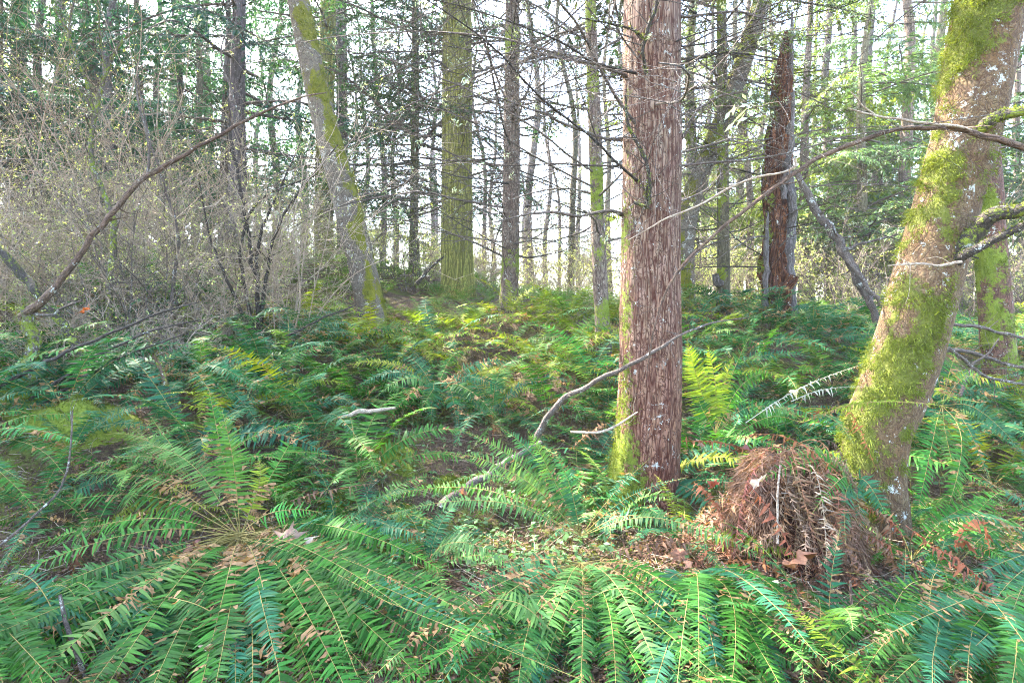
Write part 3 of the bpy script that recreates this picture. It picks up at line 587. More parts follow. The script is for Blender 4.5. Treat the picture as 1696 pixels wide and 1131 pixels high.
label_rows(items['l'], 'far green conifer'); label_rows(items['b'], 'far bare tree')

# ------------------------------------------------------------------ shrubs
def shrub_variant(seed, ns, h, spread, mat, nleaf, lvl=2, leafL=.035, stemr=.011):
    rng = np.random.default_rng(seed); mb = MB(); lb = MB(); tips = []
    def tw(Q, r0, n, L, lv):
        for k in range(n):
            u = rng.uniform(.25, 1); i = min(int(u*(len(Q)-1)), len(Q)-2); p = Q[i]+(Q[i+1]-Q[i])*(u*(len(Q)-1)-i)
            T = unit(Q[i+1]-Q[i]); W = wander(p, T*.8+unit(rng.normal(0, 1, 3))*.75, L*rng.uniform(.4, 1.1), 5, .14, -.02, rng)
            tube(mb, W, np.linspace(r0*.6, r0*.25, 5).clip(.0015), 3)
            if lv: tw(W, r0*.6, 3, L*.5, lv-1)
            tips.extend(W[2:])
    for k in range(ns):
        a = rng.uniform(0, 6.283); e = rng.uniform(.1, 1)*spread
        Q = wander((rng.normal(0, .12), rng.normal(0, .12), -.1), (math.cos(a)*e, math.sin(a)*e, 1), h*rng.uniform(.6, 1.1), 9, .12, .17, rng); Q = crom(Q, 16)
        r0 = stemr*rng.uniform(.6, 1.3); tube(mb, Q, np.linspace(r0, r0*.3, 16), 4, moss=.1)
        tw(Q, r0*.7, 9, h*.31, lvl-1)
    tips = np.array(tips)
    i = rng.integers(0, len(tips), nleaf//3); c = np.repeat(tips[i], 3, 0)+rng.normal(0, .015, (len(i)*3, 3)); n = len(c)
    leaves(lb, c, rng.normal(0, 1, (n, 3))+V(0, 0, .25), rng.uniform(.6, 1.5, n)*leafL, rng.uniform(.5, .9, n)*leafL, 0, rng, up=V(0, 0, 1))
    return mb.mesh('stems', mat), lb.mesh('young_leaves', M['newleaf'])
SH = [shrub_variant(200, 12, 3.3, .8, M['paletwig'], 1000, leafL=.023, stemr=.011), shrub_variant(201, 14, 2.8, 1.1, M['twig'], 800, leafL=.023, stemr=.010), shrub_variant(202, 11, 3.9, .55, M['paletwig'], 1000, leafL=.023, stemr=.013), shrub_variant(203, 16, 2.1, 1.3, M['paletwig'], 1300, leafL=.023, stemr=.009), shrub_variant(204, 10, 2.0, .8, M['twig'], 1600, leafL=.045), shrub_variant(205, 14, 1.4, 1.3, M['paletwig'], 160)]
SPOTS = []
rs = np.random.default_rng(31)
for D in (6.4, 7.3, 8.2, 9.2, 10.3, 11.6, 13.2, 15.):
    for px in np.arange(-60, 520, 640/ (8.2-.25*D) * .86):
        p = px+rs.uniform(-35, 35)
        if p > 470-(D-7)*2 and D < 9.5: continue
        if D < 7 and p > 260: continue
        SPOTS.append((p, D+rs.uniform(-.35, .35), (0, 1, 2, 3, 5)[rs.integers(5)], rs.uniform(.75, 1.1)))
SPOTS = [s for s in SPOTS if not (350 < s[0] < 440 and 13 < s[1] < 16) and not (505 < s[0] < 575)]+[(px_, D_, 5, s_) for px_, D_, s_ in ((70, 5.6, .8), (130, 6.4, .9), (190, 5.8, .8), (240, 6.8, .9), (290, 6.3, .8), (330, 7.2, .9), (390, 7., .8), (20, 6.6, 1.), (450, 7.8, .8), (160, 7.4, 1.), (300, 7.8, 1.), (90, 7.2, 1.), (500, 8.4, .7))]
BACK = [(470, 13, 3, .9), (520, 14, 4, .8), (590, 14, 3, .9), (610, 18, 4, 1.), (650, 17, 3, .9), (700, 19, 4, 1.), (720, 15, 5, .9), (800, 16, 3, .9), (815, 20, 1, 1.2), (880, 17, 5, 1.), (900, 22, 1, 1.4), (930, 16, 3, .9), (960, 20, 1, 1.3), (1010, 15, 5, 1.), (1040, 19, 1, 1.3), (1130, 15, 4, 1.), (1170, 18, 1, 1.2),
        (1165, 13.5, 4, .9), (1230, 13, 3, 1.1), (1250, 17, 4, 1.2), (1320, 12.5, 4, 1.), (1350, 15, 1, 1.2), (1380, 12, 1, 1.), (1420, 14, 4, 1.1), (1450, 11.5, 3, 1.1), (1480, 17, 4, 1.2), (1570, 11.5, 1, 1.), (1600, 13, 4, 1.1), (1630, 10.5, 1, 1.), (1690, 12, 4, 1.1), (1740, 10, 1, 1.), (1500, 13, 1, 1.1), (1400, 18, 4, 1.2), (640, 24, 4, 1.4), (770, 25, 4, 1.4), (870, 27, 4, 1.4), (980, 27, 4, 1.4), (560, 25, 4, 1.4)]
for k in range(46):
    BACK.append((rs.uniform(440, 1760), rs.uniform(13, 27), (4, 3, 1, 4, 0)[k % 5], rs.uniform(.9, 1.4)))
BACK = [b_ for b_ in BACK if not any(abs(b_[0]-px_) < 45 and b_[1] < D_+.6 and D_ < b_[1]+4 for px_, D_ in ((757, 13.5), (537, 16.)))]
sit = []
for px, D, k, s in SPOTS+BACK:
    g = ground_at(px, D); t = empty('bare_shrub', g, '', 'shrub', 'twiggy shrubs coming into leaf'); t.rotation_euler = (0, 0, rs.uniform(0, 6.283)); t.scale = (s, s, s)
    link('stems', SH[k][0], t); link('young_leaves', SH[k][1], t); t['dd'] = D; sit.append((px, t))
nr = [(p, o) for p, o in sit if o['dd'] < 9.8]; md = [(p, o) for p, o in sit if 9.8 <= o['dd'] < 13]; fr = [(p, o) for p, o in sit if o['dd'] >= 13]
label_rows(nr, 'near bare shrub'); label_rows(md, 'middle distance shrub'); label_rows(fr, 'far leafy shrub')

# individually drawn saplings
def wood(name, label, cat, rows, mat, moss=0., sides=8, n=50, rough=.12, twigs=0, tw=.3, seed=1, tufts=0, group=None, extra=(), part='stem', leavesn=0):
    rows = np.asarray(rows, float); o0 = at(*rows[0, :3]); t = empty(name, o0, label, cat, group)
    limb(t, part, rows, mat, moss, sides, n, rough, twigs, tw, seed, tufts)

    for k, e in enumerate(extra): limb(t, 'fork', e, mat, moss, max(5, sides-2), max(16, n//2), rough, max(0, twigs//3), tw, seed+50+k, tufts//3)
    return t
wood('mossy_sapling', 'thin upright sapling with mossy lower stem among the shrubs at far left', 'sapling', [(170, 655, 6.4, 13), (174, 600, 6.4, 11), (177, 540, 6.4, 10), (182, 470, 6.4, 10), (190, 380, 6.4, 9), (176, 330, 6.4, 8), (153, 272, 6.4, 8), (158, 190, 6.4, 7), (176, 120, 6.4, 5), (205, 66, 6.4, 4), (235, 50, 6.4, 1.6)], M['twig'], .45, 8, 70, .15, 26, .5, 61, 500,
     extra=[[(156, 190, 6.4, 6), (140, 130, 6.4, 5), (115, 55, 6.4, 4), (130, -30, 6.4, 3)], [(115, 55, 6.4, 4), (90, 15, 6.4, 3), (70, -40, 6.4, 2)], [(158, 190, 6.4, 4), (110, 120, 6.4, 3), (60, 75, 6.4, 2)], [(175, 120, 6.4, 4), (165, 60, 6.4, 3), (162, -20, 6.4, 2)]])
wood('upright_sapling', 'multi stemmed dark sapling with fanning bare stems left of the leaning alder', 'sapling', [(432, 562, 7.4, 8), (428, 500, 7.4, 7), (415, 420, 7.4, 6), (398, 310, 7.4, 5), (384, 240, 7.4, 5), (378, 160, 7.4, 3)], M['darktwig'], .1, 6, 50, .1, 12, .5, 62, 0,
     extra=[[(430, 560, 7.4, 7), (440, 470, 7.35, 6), (455, 390, 7.3, 5), (490, 325, 7.3, 4), (560, 240, 7.3, 2)], [(428, 560, 7.4, 7), (426, 470, 7.45, 6), (430, 390, 7.45, 5), (470, 300, 7.45, 3), (500, 230, 7.4, 2)], [(424, 560, 7.4, 7), (406, 480, 7.4, 6), (400, 400, 7.35, 5), (432, 330, 7.3, 4), (525, 290, 7.3, 2)], [(420, 560, 7.3, 6), (380, 470, 7.2, 5), (350, 400, 7.2, 3), (330, 300, 7.1, 2)]])
wood('upright_sapling', 'thin grey sapling standing alone between the mossy sapling and the fanning sapling', 'sapling', [(282, 520, 6.8, 7), (292, 430, 6.8, 6), (296, 390, 6.8, 5), (270, 300, 6.8, 4), (245, 220, 6.8, 3), (225, 110, 6.8, 2)], M['twig'], 0, 6, 40, .1, 14, .4, 63)
t = wood('broken_stump', 'mossy broken stub at the left with one long bare branch reaching up to the alder', 'stump', [(44, 690, 5, 26), (46, 655, 5, 22), (50, 600, 5, 19), (50, 560, 5, 18), (47, 530, 5, 19), (42, 508, 5, 17)], M['twig'], .5, 12, 40, .25, 0, .3, 64, 1800, part='trunk')
limb(t, 'branch', [(38, 522, 5, 15.60), (52, 512, 4.98, 15.60), (68, 500, 4.95, 14.04), (100, 465, 4.95, 10.92), (160, 385, 4.95, 9.36), (205, 330, 4.97, 8.58), (245, 293, 5, 8.58), (290, 265, 5, 7.02), (340, 238, 5.05, 5.85), (395, 205, 5.1, 5.07), (455, 178, 5.1, 3.90), (505, 160, 5.1, 3.12), (540, 154, 5.1, 1.95)], M['warmtwig'], .12, 9, 120, .12, 22, .3, 65, 60)
for rows in ([(245, 293, 5, 4.68), (246, 250, 4.98, 4.68), (238, 205, 4.97, 4.29), (230, 170, 4.95, 3.51), (224, 130, 4.95, 1.56)], [(398, 204, 5.1, 2.73), (388, 165, 5.08, 2.73), (372, 118, 5.06, 2.73), (366, 85, 5.05, 2.73), (375, 55, 5.05, 2.34), (396, 38, 5.05, 1.56)], [(50, 518, 5, 5.46), (80, 520, 4.95, 4.68), (110, 508, 4.9, 3.90), (135, 498, 4.85, 2.34)], [(400, 203, 5.1, 2.34), (425, 185, 5.1, 1.95), (445, 170, 5.1, 1.17)]):
    limb(t, 'fork', rows, M['twig'], .1, 6, 30, .1, 3, .2, 66)
def deadwood(label, rows, mat='twig', moss=0., name='fallen_branch', cat='branch', **kw): return wood(name, label, cat, rows, M[mat], moss, **kw)
deadwood('mossy pole slanting down from the left edge behind the broken mossy stub', [(-60, 355, 5.4, 15), (0, 417, 5.4, 15), (60, 482, 5.35, 14), (110, 548, 5.3, 13), (150, 602, 5.2, 12), (178, 645, 5.1, 12)], 'darktwig', .4, n=60, tufts=400, seed=71)
deadwood('bare curved stick leaning from the ferns up across the thick fir', [(888, 726, 4.6, 11.70), (895, 712, 4.55, 11.70), (908, 690, 4.45, 10.92), (936, 660, 4.35, 9.36), (985, 632, 4.2, 7.80), (1040, 605, 4.08, 7.02), (1090, 578, 4.02, 5.85), (1120, 558, 4.0, 4.68), (1175, 536, 4.0, 3.12), (1238, 526, 4.0, 1.56)], 'twig', .08, n=90, twigs=9, tw=.15, seed=72)
deadwood('thick grey stick lying on the mossy ground left of the fir foot', [(728, 842, 3.85, 15), (745, 826, 3.9, 16), (780, 803, 4.0, 14), (830, 775, 4.15, 12), (862, 752, 4.3, 9), (896, 732, 4.5, 6)], 'twig', .12, n=50, seed=73)
deadwood('short pale grey stick lying in ferns left of the mossy hollow', [(560, 692, 5.0, 7), (590, 684, 5.0, 8), (625, 678, 5.0, 7), (655, 676, 5.0, 4)], 'paletwig', 0, n=30, seed=74)
deadwood('lichen covered dead limb leaning from the rotten snag towards the shaggy trunk', [(1316, 282, 8, 8), (1345, 335, 7.9, 13), (1380, 390, 7.8, 15), (1412, 442, 7.7, 14), (1436, 495, 7.6, 12), (1452, 540, 7.5, 10), (1464, 590, 7.4, 8)], 'twig', .0, n=60, twigs=8, tw=.5, seed=75, extra=[[(1400, 425, 7.7, 9), (1432, 468, 7.5, 9), (1470, 512, 7.3, 8), (1500, 525, 7.1, 4)], [(1395, 415, 7.7, 6), (1440, 400, 7.6, 4), (1500, 385, 7.4, 2)]], name='dead_limb')
deadwood('rotten red brown log lying in ferns between the snag and the shaggy trunk', [(1300, 582, 7.4, 22), (1330, 596, 7.4, 24), (1365, 604, 7.4, 23), (1410, 616, 7.4, 20)], 'rot', 0, n=40, sides=14, rough=.3, seed=76, name='rotten_log', cat='log')
for k, (lb, rows) in enumerate([('upper dead branch spanning between the shaggy trunk and the right edge trunk', [(1560, 536, 5.6, 6), (1610, 540, 5.6, 6), (1660, 552, 5.6, 5), (1740, 570, 5.6, 4)]), ('middle dead branch spanning between the shaggy trunk and the right edge trunk', [(1560, 580, 5.4, 7), (1600, 582, 5.4, 7), (1650, 598, 5.4, 6), (1720, 615, 5.4, 4)]), ('lowest dead branch slanting between the shaggy trunk and the right edge trunk', [(1570, 575, 5.2, 6), (1600, 600, 5.2, 6), (1640, 625, 5.2, 5), (1720, 640, 5.2, 3)]), ('forked dead branch rising between the shaggy trunk and the right edge trunk', [(1590, 655, 5.2, 5), (1610, 610, 5.2, 4), (1640, 580, 5.2, 3), (1655, 560, 5.2, 2)])]):
    deadwood(lb, rows, 'twig', 0, n=40, twigs=8, tw=.35, seed=80+k)
CANES = [('dark slanting cane crossing low behind the broken mossy stub', [(-20, 655, 4.7, 9), (60, 607, 4.7, 6), (160, 562, 4.7, 5), (262, 520, 4.8, 4), (330, 500, 4.9, 2)], 'darktwig'),
    ('dark cane just below the lowest slanting canes at left', [(50, 662, 4.7, 7), (110, 622, 4.7, 6), (170, 585, 4.7, 5), (250, 548, 4.75, 4), (330, 530, 4.8, 2)], 'darktwig'),
    ('third dark cane slanting over the left fern bank', [(55, 680, 4.7, 6), (130, 630, 4.7, 5), (205, 590, 4.7, 4), (300, 555, 4.75, 2)], 'darktwig'),
    ('pale bent cane over the bottom left ferns', [(-10, 912, 3.0, 4), (60, 850, 3.05, 4), (105, 798, 3.1, 3.5), (118, 740, 3.1, 3), (120, 680, 3.1, 2.5)], 'twig'),
    ('dark purple stick poking up in the bottom left corner', [(150, 1150, 2.35, 8), (125, 1080, 2.35, 8), (108, 1030, 2.35, 7), (99, 985, 2.35, 6)], 'twig'),
    ('orange brown cane standing before the thatch mound', [(1272, 1150, 2.5, 5), (1255, 1050, 2.5, 5), (1230, 975, 2.6, 4), (1195, 930, 2.8, 3)], 'warmtwig'),
    ('straight orange cane beside the upright broad frond', [(1417, 1150, 2.5, 6), (1414, 1050, 2.5, 6), (1408, 960, 2.55, 4)], 'warmtwig'),
    ('grey stick in the bottom right corner', [(1630, 935, 3.0, 9), (1655, 1000, 2.8, 10), (1680, 1080, 2.6, 9), (1705, 1150, 2.5, 9)], 'twig'),
    ('thin pale cane rising beside the thatch mound', [(1288, 900, 3.1, 4), (1288, 830, 3.15, 4), (1292, 770, 3.2, 3)], 'paletwig'),
    ('pale curved twig against the fir foot', [(945, 715, 4.2, 4), (985, 716, 4.15, 4.5), (1020, 705, 4.1, 4), (1056, 682, 4.08, 2)], 'paletwig'),
    ('mossy leaning stick with red bark in the left ferns', [(302, 722, 4.7, 13), (293, 690, 4.7, 13), (283, 660, 4.7, 11), (270, 625, 4.72, 8), (250, 570, 4.8, 4), (235, 540, 4.9, 2)], 'warmtwig'),
    ('thin dark twig slanting up right of the leaning alder foot', [(690, 470, 9, 7), (710, 445, 9, 5), (735, 425, 9, 3)], 'darktwig'),
    ('thin dark twig left of the broad cedar in low brush', [(470, 560, 6.8, 4), (530, 530, 6.8, 3), (590, 505, 6.8, 2)], 'darktwig')]
for k, (lb, rows, mt) in enumerate(CANES): wood('bare_cane', lb, 'twig', rows, M[mt], .35 if 'mossy leaning' in lb else 0., 6, 36, .12, 3, .15, 90+k, 200 if 'mossy leaning' in lb else 0)

# ------------------------------------------------------------------ ferns
def frond(mb, P, Lp, npair=38, t0=.14, hint=(0, -.25, 1), rng=RNG, drop=.12, twist=.28, miss=.05, crumple=0., rr=.0028, wk=.18, mats=(0, 1), fwd=(.12, .75), rag=.17, brown=.0):
    P = crom(P, 34); T = unit(np.gradient(P, axis=0)); hint = np.broadcast_to(V(*hint), T.shape)
    S = unit(np.cross(T, hint)); N = np.cross(S, T)
    L = np.linalg.norm(np.diff(P, axis=0), axis=1).sum()
    tube(mb, P, np.linspace(rr, rr*.3, 34), 4, mats[1])
    n = npair*2; s = np.repeat((np.arange(npair)+.5)/npair, 2)+rng.normal(0, .004, n); sd = np.tile([1., -1.], npair)
    s = s.clip(0, .995); t = t0+(1-t0)*s; j = t*33; i = np.minimum(j.astype(int), 32); fr = (j-i)[:, None]
    lerp = lambda A: A[i]+(A[i+1]-A[i])*fr
    p, Tt, Ss, Nn = lerp(P), unit(lerp(T)), unit(lerp(S)), unit(lerp(N))
    prof = (.62+.38*np.minimum(1, s/.22))*(1-s**2.6)+.035
    l = Lp*prof*rng.normal(1, rag, n).clip(.5, 1.3)
    keep = rng.random(n) > miss
    an = fwd[0]+(fwd[1]-fwd[0])*s**2+rng.normal(0, .07, n)
    d = unit(Ss*sd[:, None]*np.cos(an)[:, None]+Tt*np.sin(an)[:, None]+Nn*rng.normal(.06, .12+.5*crumple, n)[:, None]+rng.normal(0, crumple, (n, 3)))
    wdir = unit(Tt-d*(Tt*d).sum(1)[:, None]); up = np.cross(d, wdir)*sd[:, None]*-1
    tw = rng.normal(.12, twist, n)[:, None]; wd = wdir*np.cos(tw)+up*np.sin(tw); wd = unit(wd)
    w = np.minimum(l*wk, L*(1-t0)/npair*.86)+.0012
    dr = (drop*rng.normal(1, .5, n)+crumple*rng.normal(0, .5, n))[:, None]
    ks = np.array([0, .1, .4, .72, 1.]); ws = np.array([.55, 1., .86, .55, 0])
    vs = []
    for k, ww in zip(ks, ws):
        c = p+d*(l*k)[:, None]-Nn*(l[:, None]*dr*k*k)-V(0, 0, 1)*(l[:, None]*dr*.5*k*k)
        if ww: vs += [c+wd*(w*ww*.5)[:, None], c-wd*(w*ww*.5)[:, None]]
        else: vs += [c]
    vall = np.stack(vs, 1); bad = (rng.random(n) < brown*(.35+2.2*(s < .22)+1.6*(np.abs(s-rng.uniform(.2, 1.)) < .06))); sets = [(vall[keep & ~bad], mats[0])]
    if bad.any():
        c0 = vall[:, :1]; vb = c0+(vall-c0)*rng.uniform(.35, .8, (n, 1, 1))+(rng.normal(0, .22, (n, 9, 3))*np.array([0, 0, .2, .2, .5, .5, .8, .8, 1.])[None, :, None])*l[:, None, None]*.5
        sets.append((vb[keep & bad], 2))
    for v, mi_ in sets: _pin(mb, v, mi_)
def _pin(mb, v, mi_):
    m = len(v)
    if not m: return
    b0 = np.arange(m)[:, None]*9
    q = np.concatenate([b0+np.array([[0, 1, 3, 2]]), b0+np.array([[2, 3, 5, 4]]), b0+np.array([[4, 5, 7, 6]])])
    mb.add(v.reshape(-1, 3), q, mi_)
    mb.f.append((b0+np.array([[6, 7, 8]])).astype(int)+mb.n-m*9); mb.m.append(np.full(m, mi_))
def arc(L, e0, e1, n=12, yaw=0.):
    s = (np.arange(n)+.5)/n; e = e0+(e1-e0)*s**1.15; a = yaw*s
    d = np.stack([np.cos(e)*np.cos(a), np.cos(e)*np.sin(a), np.sin(e)], 1)*L/n
    return np.vstack([[0, 0, 0], np.cumsum(d, 0)])
rf = np.random.default_rng(41)
FR = []
for k in range(12):
    mb = MB(); e0 = (1.25, 1.1, .95, .8, .65, .5)[k % 6]; e1 = (-.2, -.6, -.9, -.3, -.8, -.5)[k % 6]
    frond(mb, arc(1., e0, e1, yaw=rf.normal(0, .3)), .108, 46, rng=rf, brown=(0, .1, .25)[k % 3]); FR.append(mb.mesh('frond', [M['fern'], M['stem'], M['browned']]))
FU = []
for k in range(3):
    mb = MB(); frond(mb, arc(1., 1.4, .75-.3*k, yaw=rf.normal(0, .3)), .095, 40, rng=rf, hint=(-1, 0, .4)); FU.append(mb.mesh('frond', [M['fern'], M['stem']]))
FD = []
for k in range(6):
    mb = MB(); frond(mb, arc(.85, .35-.1*k, -1.35, yaw=rf.normal(0, .4)), .055, 34, rng=rf, crumple=.55, wk=.3, twist=.9, drop=.6); FD.append(mb.mesh('dead_frond', [M['dead'], M['dead']]))
T_G, T_B, T_Y, T_D, T_P = (.044, .155, .022), (.032, .128, .056), (.17, .24, .020), (.030, .105, .020), (.095, .20, .050)
RUST, BROWN, TAN = (.25, .095, .05), (.20, .115, .07), (.36, .24, .14)
def colr(o, c, j=.2, rng=rf):
    k = rng.uniform(1-j, 1+j); o.color = (c[0]*k*rng.uniform(.85, 1.15), c[1]*k, c[2]*k*rng.uniform(.8, 1.2), 1)
def cfrond(t, T_, c, arch=.12, Lp=.1, tint=T_G, hint=(0, -.3, 1), npair=None, start=None, rng=rf, dead=False, side=0., t0=.14, name=None, drop=.12):
    """a frond from the fern's crown (or start) to the pixel/depth T_, arched upwards"""
    B = loc(t) if start is None else at(*start); E = at(*T_)
    if T_[1] > 1040 and T_[2] < 2.7: E = B+(E-B)*1.3; E[2] = max(E[2], .05)
    side = side+rng.normal(0, .045); mid = (B+E)/2
    hz = unit(np.cross(E-B, V(0, 0, 1))+1e-6)
    P = crom(np.array([B, B*.72+E*.28+V(0, 0, arch*.85)+hz*side*.7, mid+V(0, 0, arch)+hz*side, B*.25+E*.75+V(0, 0, arch*.7)+hz*side*.7, E]), 14)-loc(t)
    L = np.linalg.norm(E-B); mb = MB(); Lp = Lp*(.84 if not dead and B[1] < 4.2 else 1)
    if dead: frond(mb, P, Lp, npair or int(34*max(.5, L)), t0, hint, rng, drop=.5, twist=.9, crumple=.45, wk=.34, rr=.003)
    else: frond(mb, P, Lp, npair or int(np.clip(56*L, 24, 84)), t0, hint, rng, drop=drop*rng.uniform(.6, 2.2), brown=float(rng.choice([0, .08, .2, .45])), miss=float(rng.choice([.02, .06, .14])))
    o = mb.build(name or ('dead_frond' if dead else 'frond'), [M['dead']]*2 if dead else [M['fern'], M['stem'], M['browned']], t); colr(o, tint, .12); return o
def std_fronds(t, n, sc=(.6, 1.), tint=T_G, tilt=.12, az=(0, 6.2832), meshes=FR, ndead=1, alt=None, rng=rf):
    for k in range(n):
        a = az[0]+(az[1]-az[0])*(k+rng.uniform(-.3, .3))/n; s = rng.uniform(*sc)
        o = link('frond', meshes[rng.integers(len(meshes))], t, (0, 0, 0), Euler((rng.normal(0, .15), rng.normal(0, tilt), a)), (s, s, s))
        colr(o, alt if (alt is not None and rng.random() < .22) else tint, .22)
    for k in range(ndead):
        o = link('dead_frond', FD[rng.integers(len(FD))], t, (0, 0, 0), Euler((rng.normal(0, .2), .1, rng.uniform(0, 6.28))), rng.uniform(.6, .95)); colr(o, (RUST, BROWN, TAN)[rng.integers(3)], .2)
def fern(label, px, py, D, name='sword_fern', cat='fern', group='sword ferns of the forest floor'): return empty(name, at(px, py, D), label, cat, group)
# the fern that fills the bottom left
fa = fern('huge sword fern filling the bottom left, stalks fanning from a litter covered crown', 398, 888, 3.35)
for T_, ar, tint in [((5, 925, 3.1), .14, T_G), ((-20, 862, 3.5), .16, T_G), ((-40, 985, 2.75), .14, T_G), ((60, 800, 3.9), .2, T_P), ((190, 745, 3.7), .22, T_P), ((345, 640, 3.4), .05, T_G), ((365, 668, 3.2), .05, T_P), ((428, 760, 3.6), .06, T_Y), ((505, 690, 3.9), .1, T_G),
                     ((85, 1125, 2.2), .16, T_P), ((200, 1160, 2.2), .16, T_G), ((330, 1170, 2.15), .17, T_G), ((458, 1180, 2.1), .18, T_G), ((560, 1165, 2.15), .17, T_G), ((655, 1110, 2.35), .16, T_G), ((700, 1060, 2.6), .17, T_G), ((760, 960, 2.95), .16, T_G), ((790, 1000, 2.8), .1, T_D), ((120, 1060, 2.5), .08, T_D), ((260, 1130, 2.3), .08, T_D), ((400, 1120, 2.35), .08, T_D), ((520, 1110, 2.4), .08, T_D), ((600, 1050, 2.6), .1, T_G), ((620, 960, 2.95), .12, T_G), ((-30, 1050, 2.5), .12, T_D), ((30, 1150, 2.3), .1, T_G)]:
    cfrond(fa, T_, None, arch=ar, Lp=.125, tint=tint, t0=.2)
cfrond(fa, (532, 848, 3.05), 0, arch=.07, Lp=.085, tint=(.09, .30, .05), start=(402, 880, 3.1), npair=26, t0=.05, hint=(0, -.9, .5), drop=.3)  # the light on this frond is put into its brighter tint
for k in range(56):
    px = -110+900*(k+rf.random())/56; py = 1175-150*rf.random()-max(0, (px-600))*.5; D = 2.1+.55*rf.random()+max(0, px-600)*.001
    cfrond(fa, (px, py, D), None, arch=rf.uniform(.0, .12), Lp=rf.uniform(.095, .13), tint=(T_G, T_D, T_D, T_B)[rf.integers(4)], t0=.2, start=(398+rf.normal(0, 8), 892, 3.33))
mb = MB()
for k in range(46):
    a = rf.uniform(-2.9, .2); tube(mb, wander((rf.normal(0, .03), rf.normal(0, .03), 0), (math.cos(a), math.sin(a), rf.uniform(-.2, .5)), rf.uniform(.15, .5), 6, .08, .15, rf), np.linspace(.0035, .002, 6), 4)
mb.build('stalks', M['stem'], fa)
fb = fern('light green sword fern at bottom centre with fronds hanging toward the viewer', 962, 932, 3.2)
for T_, ar, Lp, tint in [((862, 1150, 2.25), .16, .09, T_P), ((1012, 1088, 2.5), .14, .085, (.10, .24, .07)), ((950, 1160, 2.2), .1, .09, T_G), ((1000, 1165, 2.2), .12, .085, T_G), ((1080, 1155, 2.25), .16, .09, T_P), ((1170, 1110, 2.4), .16, .09, T_G), ((1240, 1150, 2.3), .2, .09, T_G), ((770, 1130, 2.3), .14, .095, T_B), ((820, 1165, 2.2), .1, .09, T_D), ((730, 1010, 2.8), .1, .085, T_B), ((1200, 1040, 2.75), .14, .085, T_D), ((700, 1100, 2.4), .1, .09, T_D), ((1040, 1120, 2.4), .08, .09, T_D), ((905, 1110, 2.4), .08, .09, T_D)]:
    cfrond(fb, T_, 0, arch=ar, Lp=Lp, tint=tint, t0=.16)
for k in range(34):
    px = 690+640*(k+rf.random())/34; py = 1170-90*rf.random(); D = 2.1+.5*rf.random()
    cfrond(fb, (px, py, D), None, arch=rf.uniform(.0, .1), Lp=rf.uniform(.08, .1), tint=(T_G, T_D, T_D, T_B)[rf.integers(4)], t0=.2, start=(962+rf.normal(0, 8), 935, 3.18))
fc = fern('blue green sword fern left of the fir foot, pale fronds raised to upper left', 962, 888, 3.65)
for T_, ar, Lp, tint in [((628, 858, 3.5), .17, .085, T_P), ((560, 850, 3.7), .2, .085, T_G), ((772, 716, 3.9), .12, .10, T_P), ((822, 703, 3.75), .1, .10, T_B), ((872, 708, 3.5), .06, .10, T_P), ((912, 735, 3.35), .05, .09, T_B), ((735, 748, 3.6), .14, .09, T_P), ((740, 800, 3.5), .16, .09, T_P), ((1180, 905, 3.3), .15, .07, T_B), ((1328, 965, 3.0), .22, .08, T_P), ((1140, 790, 3.7), .05, .06, T_B), ((1075, 760, 3.65), .03, .06, T_B)]:
    cfrond(fc, T_, 0, arch=ar, Lp=Lp, tint=tint, hint=(.1, -1, .2) if T_[1] < 780 else (0, -.6, 1))
fd = fern('sword fern at lower right with one tall broad bluish frond and two hooked ones', 1440, 1120, 2.75)
for T_, ar, Lp, tint, sd in [((1392, 872, 2.8), .02, .135, (.034, .13, .06), 0), ((1500, 905, 2.85), .05, .1, T_B, .06), ((1565, 895, 2.9), .04, .1, T_B, .05), ((1620, 960, 2.8), .1, .09, T_G, 0), ((1330, 1040, 2.6), .14, .09, T_G, 0), ((1560, 1080, 2.4), .16, .09, T_D, 0), ((1620, 1130, 2.35), .14, .09, T_B, 0), ((1300, 1130, 2.4), .12, .09, T_G, 0), ((1500, 1150, 2.3), .12, .09, T_B, 0), ((1380, 1150, 2.3), .1, .09, T_B, 0)]:
    cfrond(fd, T_, 0, arch=ar, Lp=Lp, tint=tint, hint=(0, -1, .25), start=None if T_[0] != 1392 else (1385, 1150, 2.6), side=sd, t0=.08)
fe = fern('sword fern with fronds hanging straight down right of the shaggy trunk', 1560, 672, 4.5)
for T_, ar, tint in [((1508, 900, 3.7), .16, T_G), ((1555, 885, 3.7), .16, T_G), ((1600, 860, 3.8), .16, T_P), ((1640, 800, 4.), .14, T_B), ((1700, 760, 4.2), .14, T_B), ((1470, 700, 4.0), .1, T_Y), ((1640, 640, 4.6), .16, T_P), ((1580, 600, 4.8), .2, T_G)]:
    cfrond(fe, T_, 0, arch=ar, Lp=.085, tint=tint, hint=(0, -1, .4))
ff = fern('sword fern with one short frond drooping over the foot of the shaggy trunk', 1412, 800, 3.35)
for T_, ar, tint in [((1428, 882, 3.15), .09, T_B), ((1470, 860, 3.2), .1, T_B), ((1385, 840, 3.2), .06, T_P), ((1250, 800, 3.2), .14, T_G), ((1345, 850, 2.95), .1, T_G), ((1300, 760, 3.3), .1, T_P), ((1400, 900, 2.9), .08, T_B)]:
    cfrond(ff, T_, 0, arch=ar, Lp=.09, tint=tint, t0=.05, hint=(0, -1, .5), npair=24)
fg = fern('sword fern at the right edge with teal fronds spread flat', 1760, 930, 3.3)
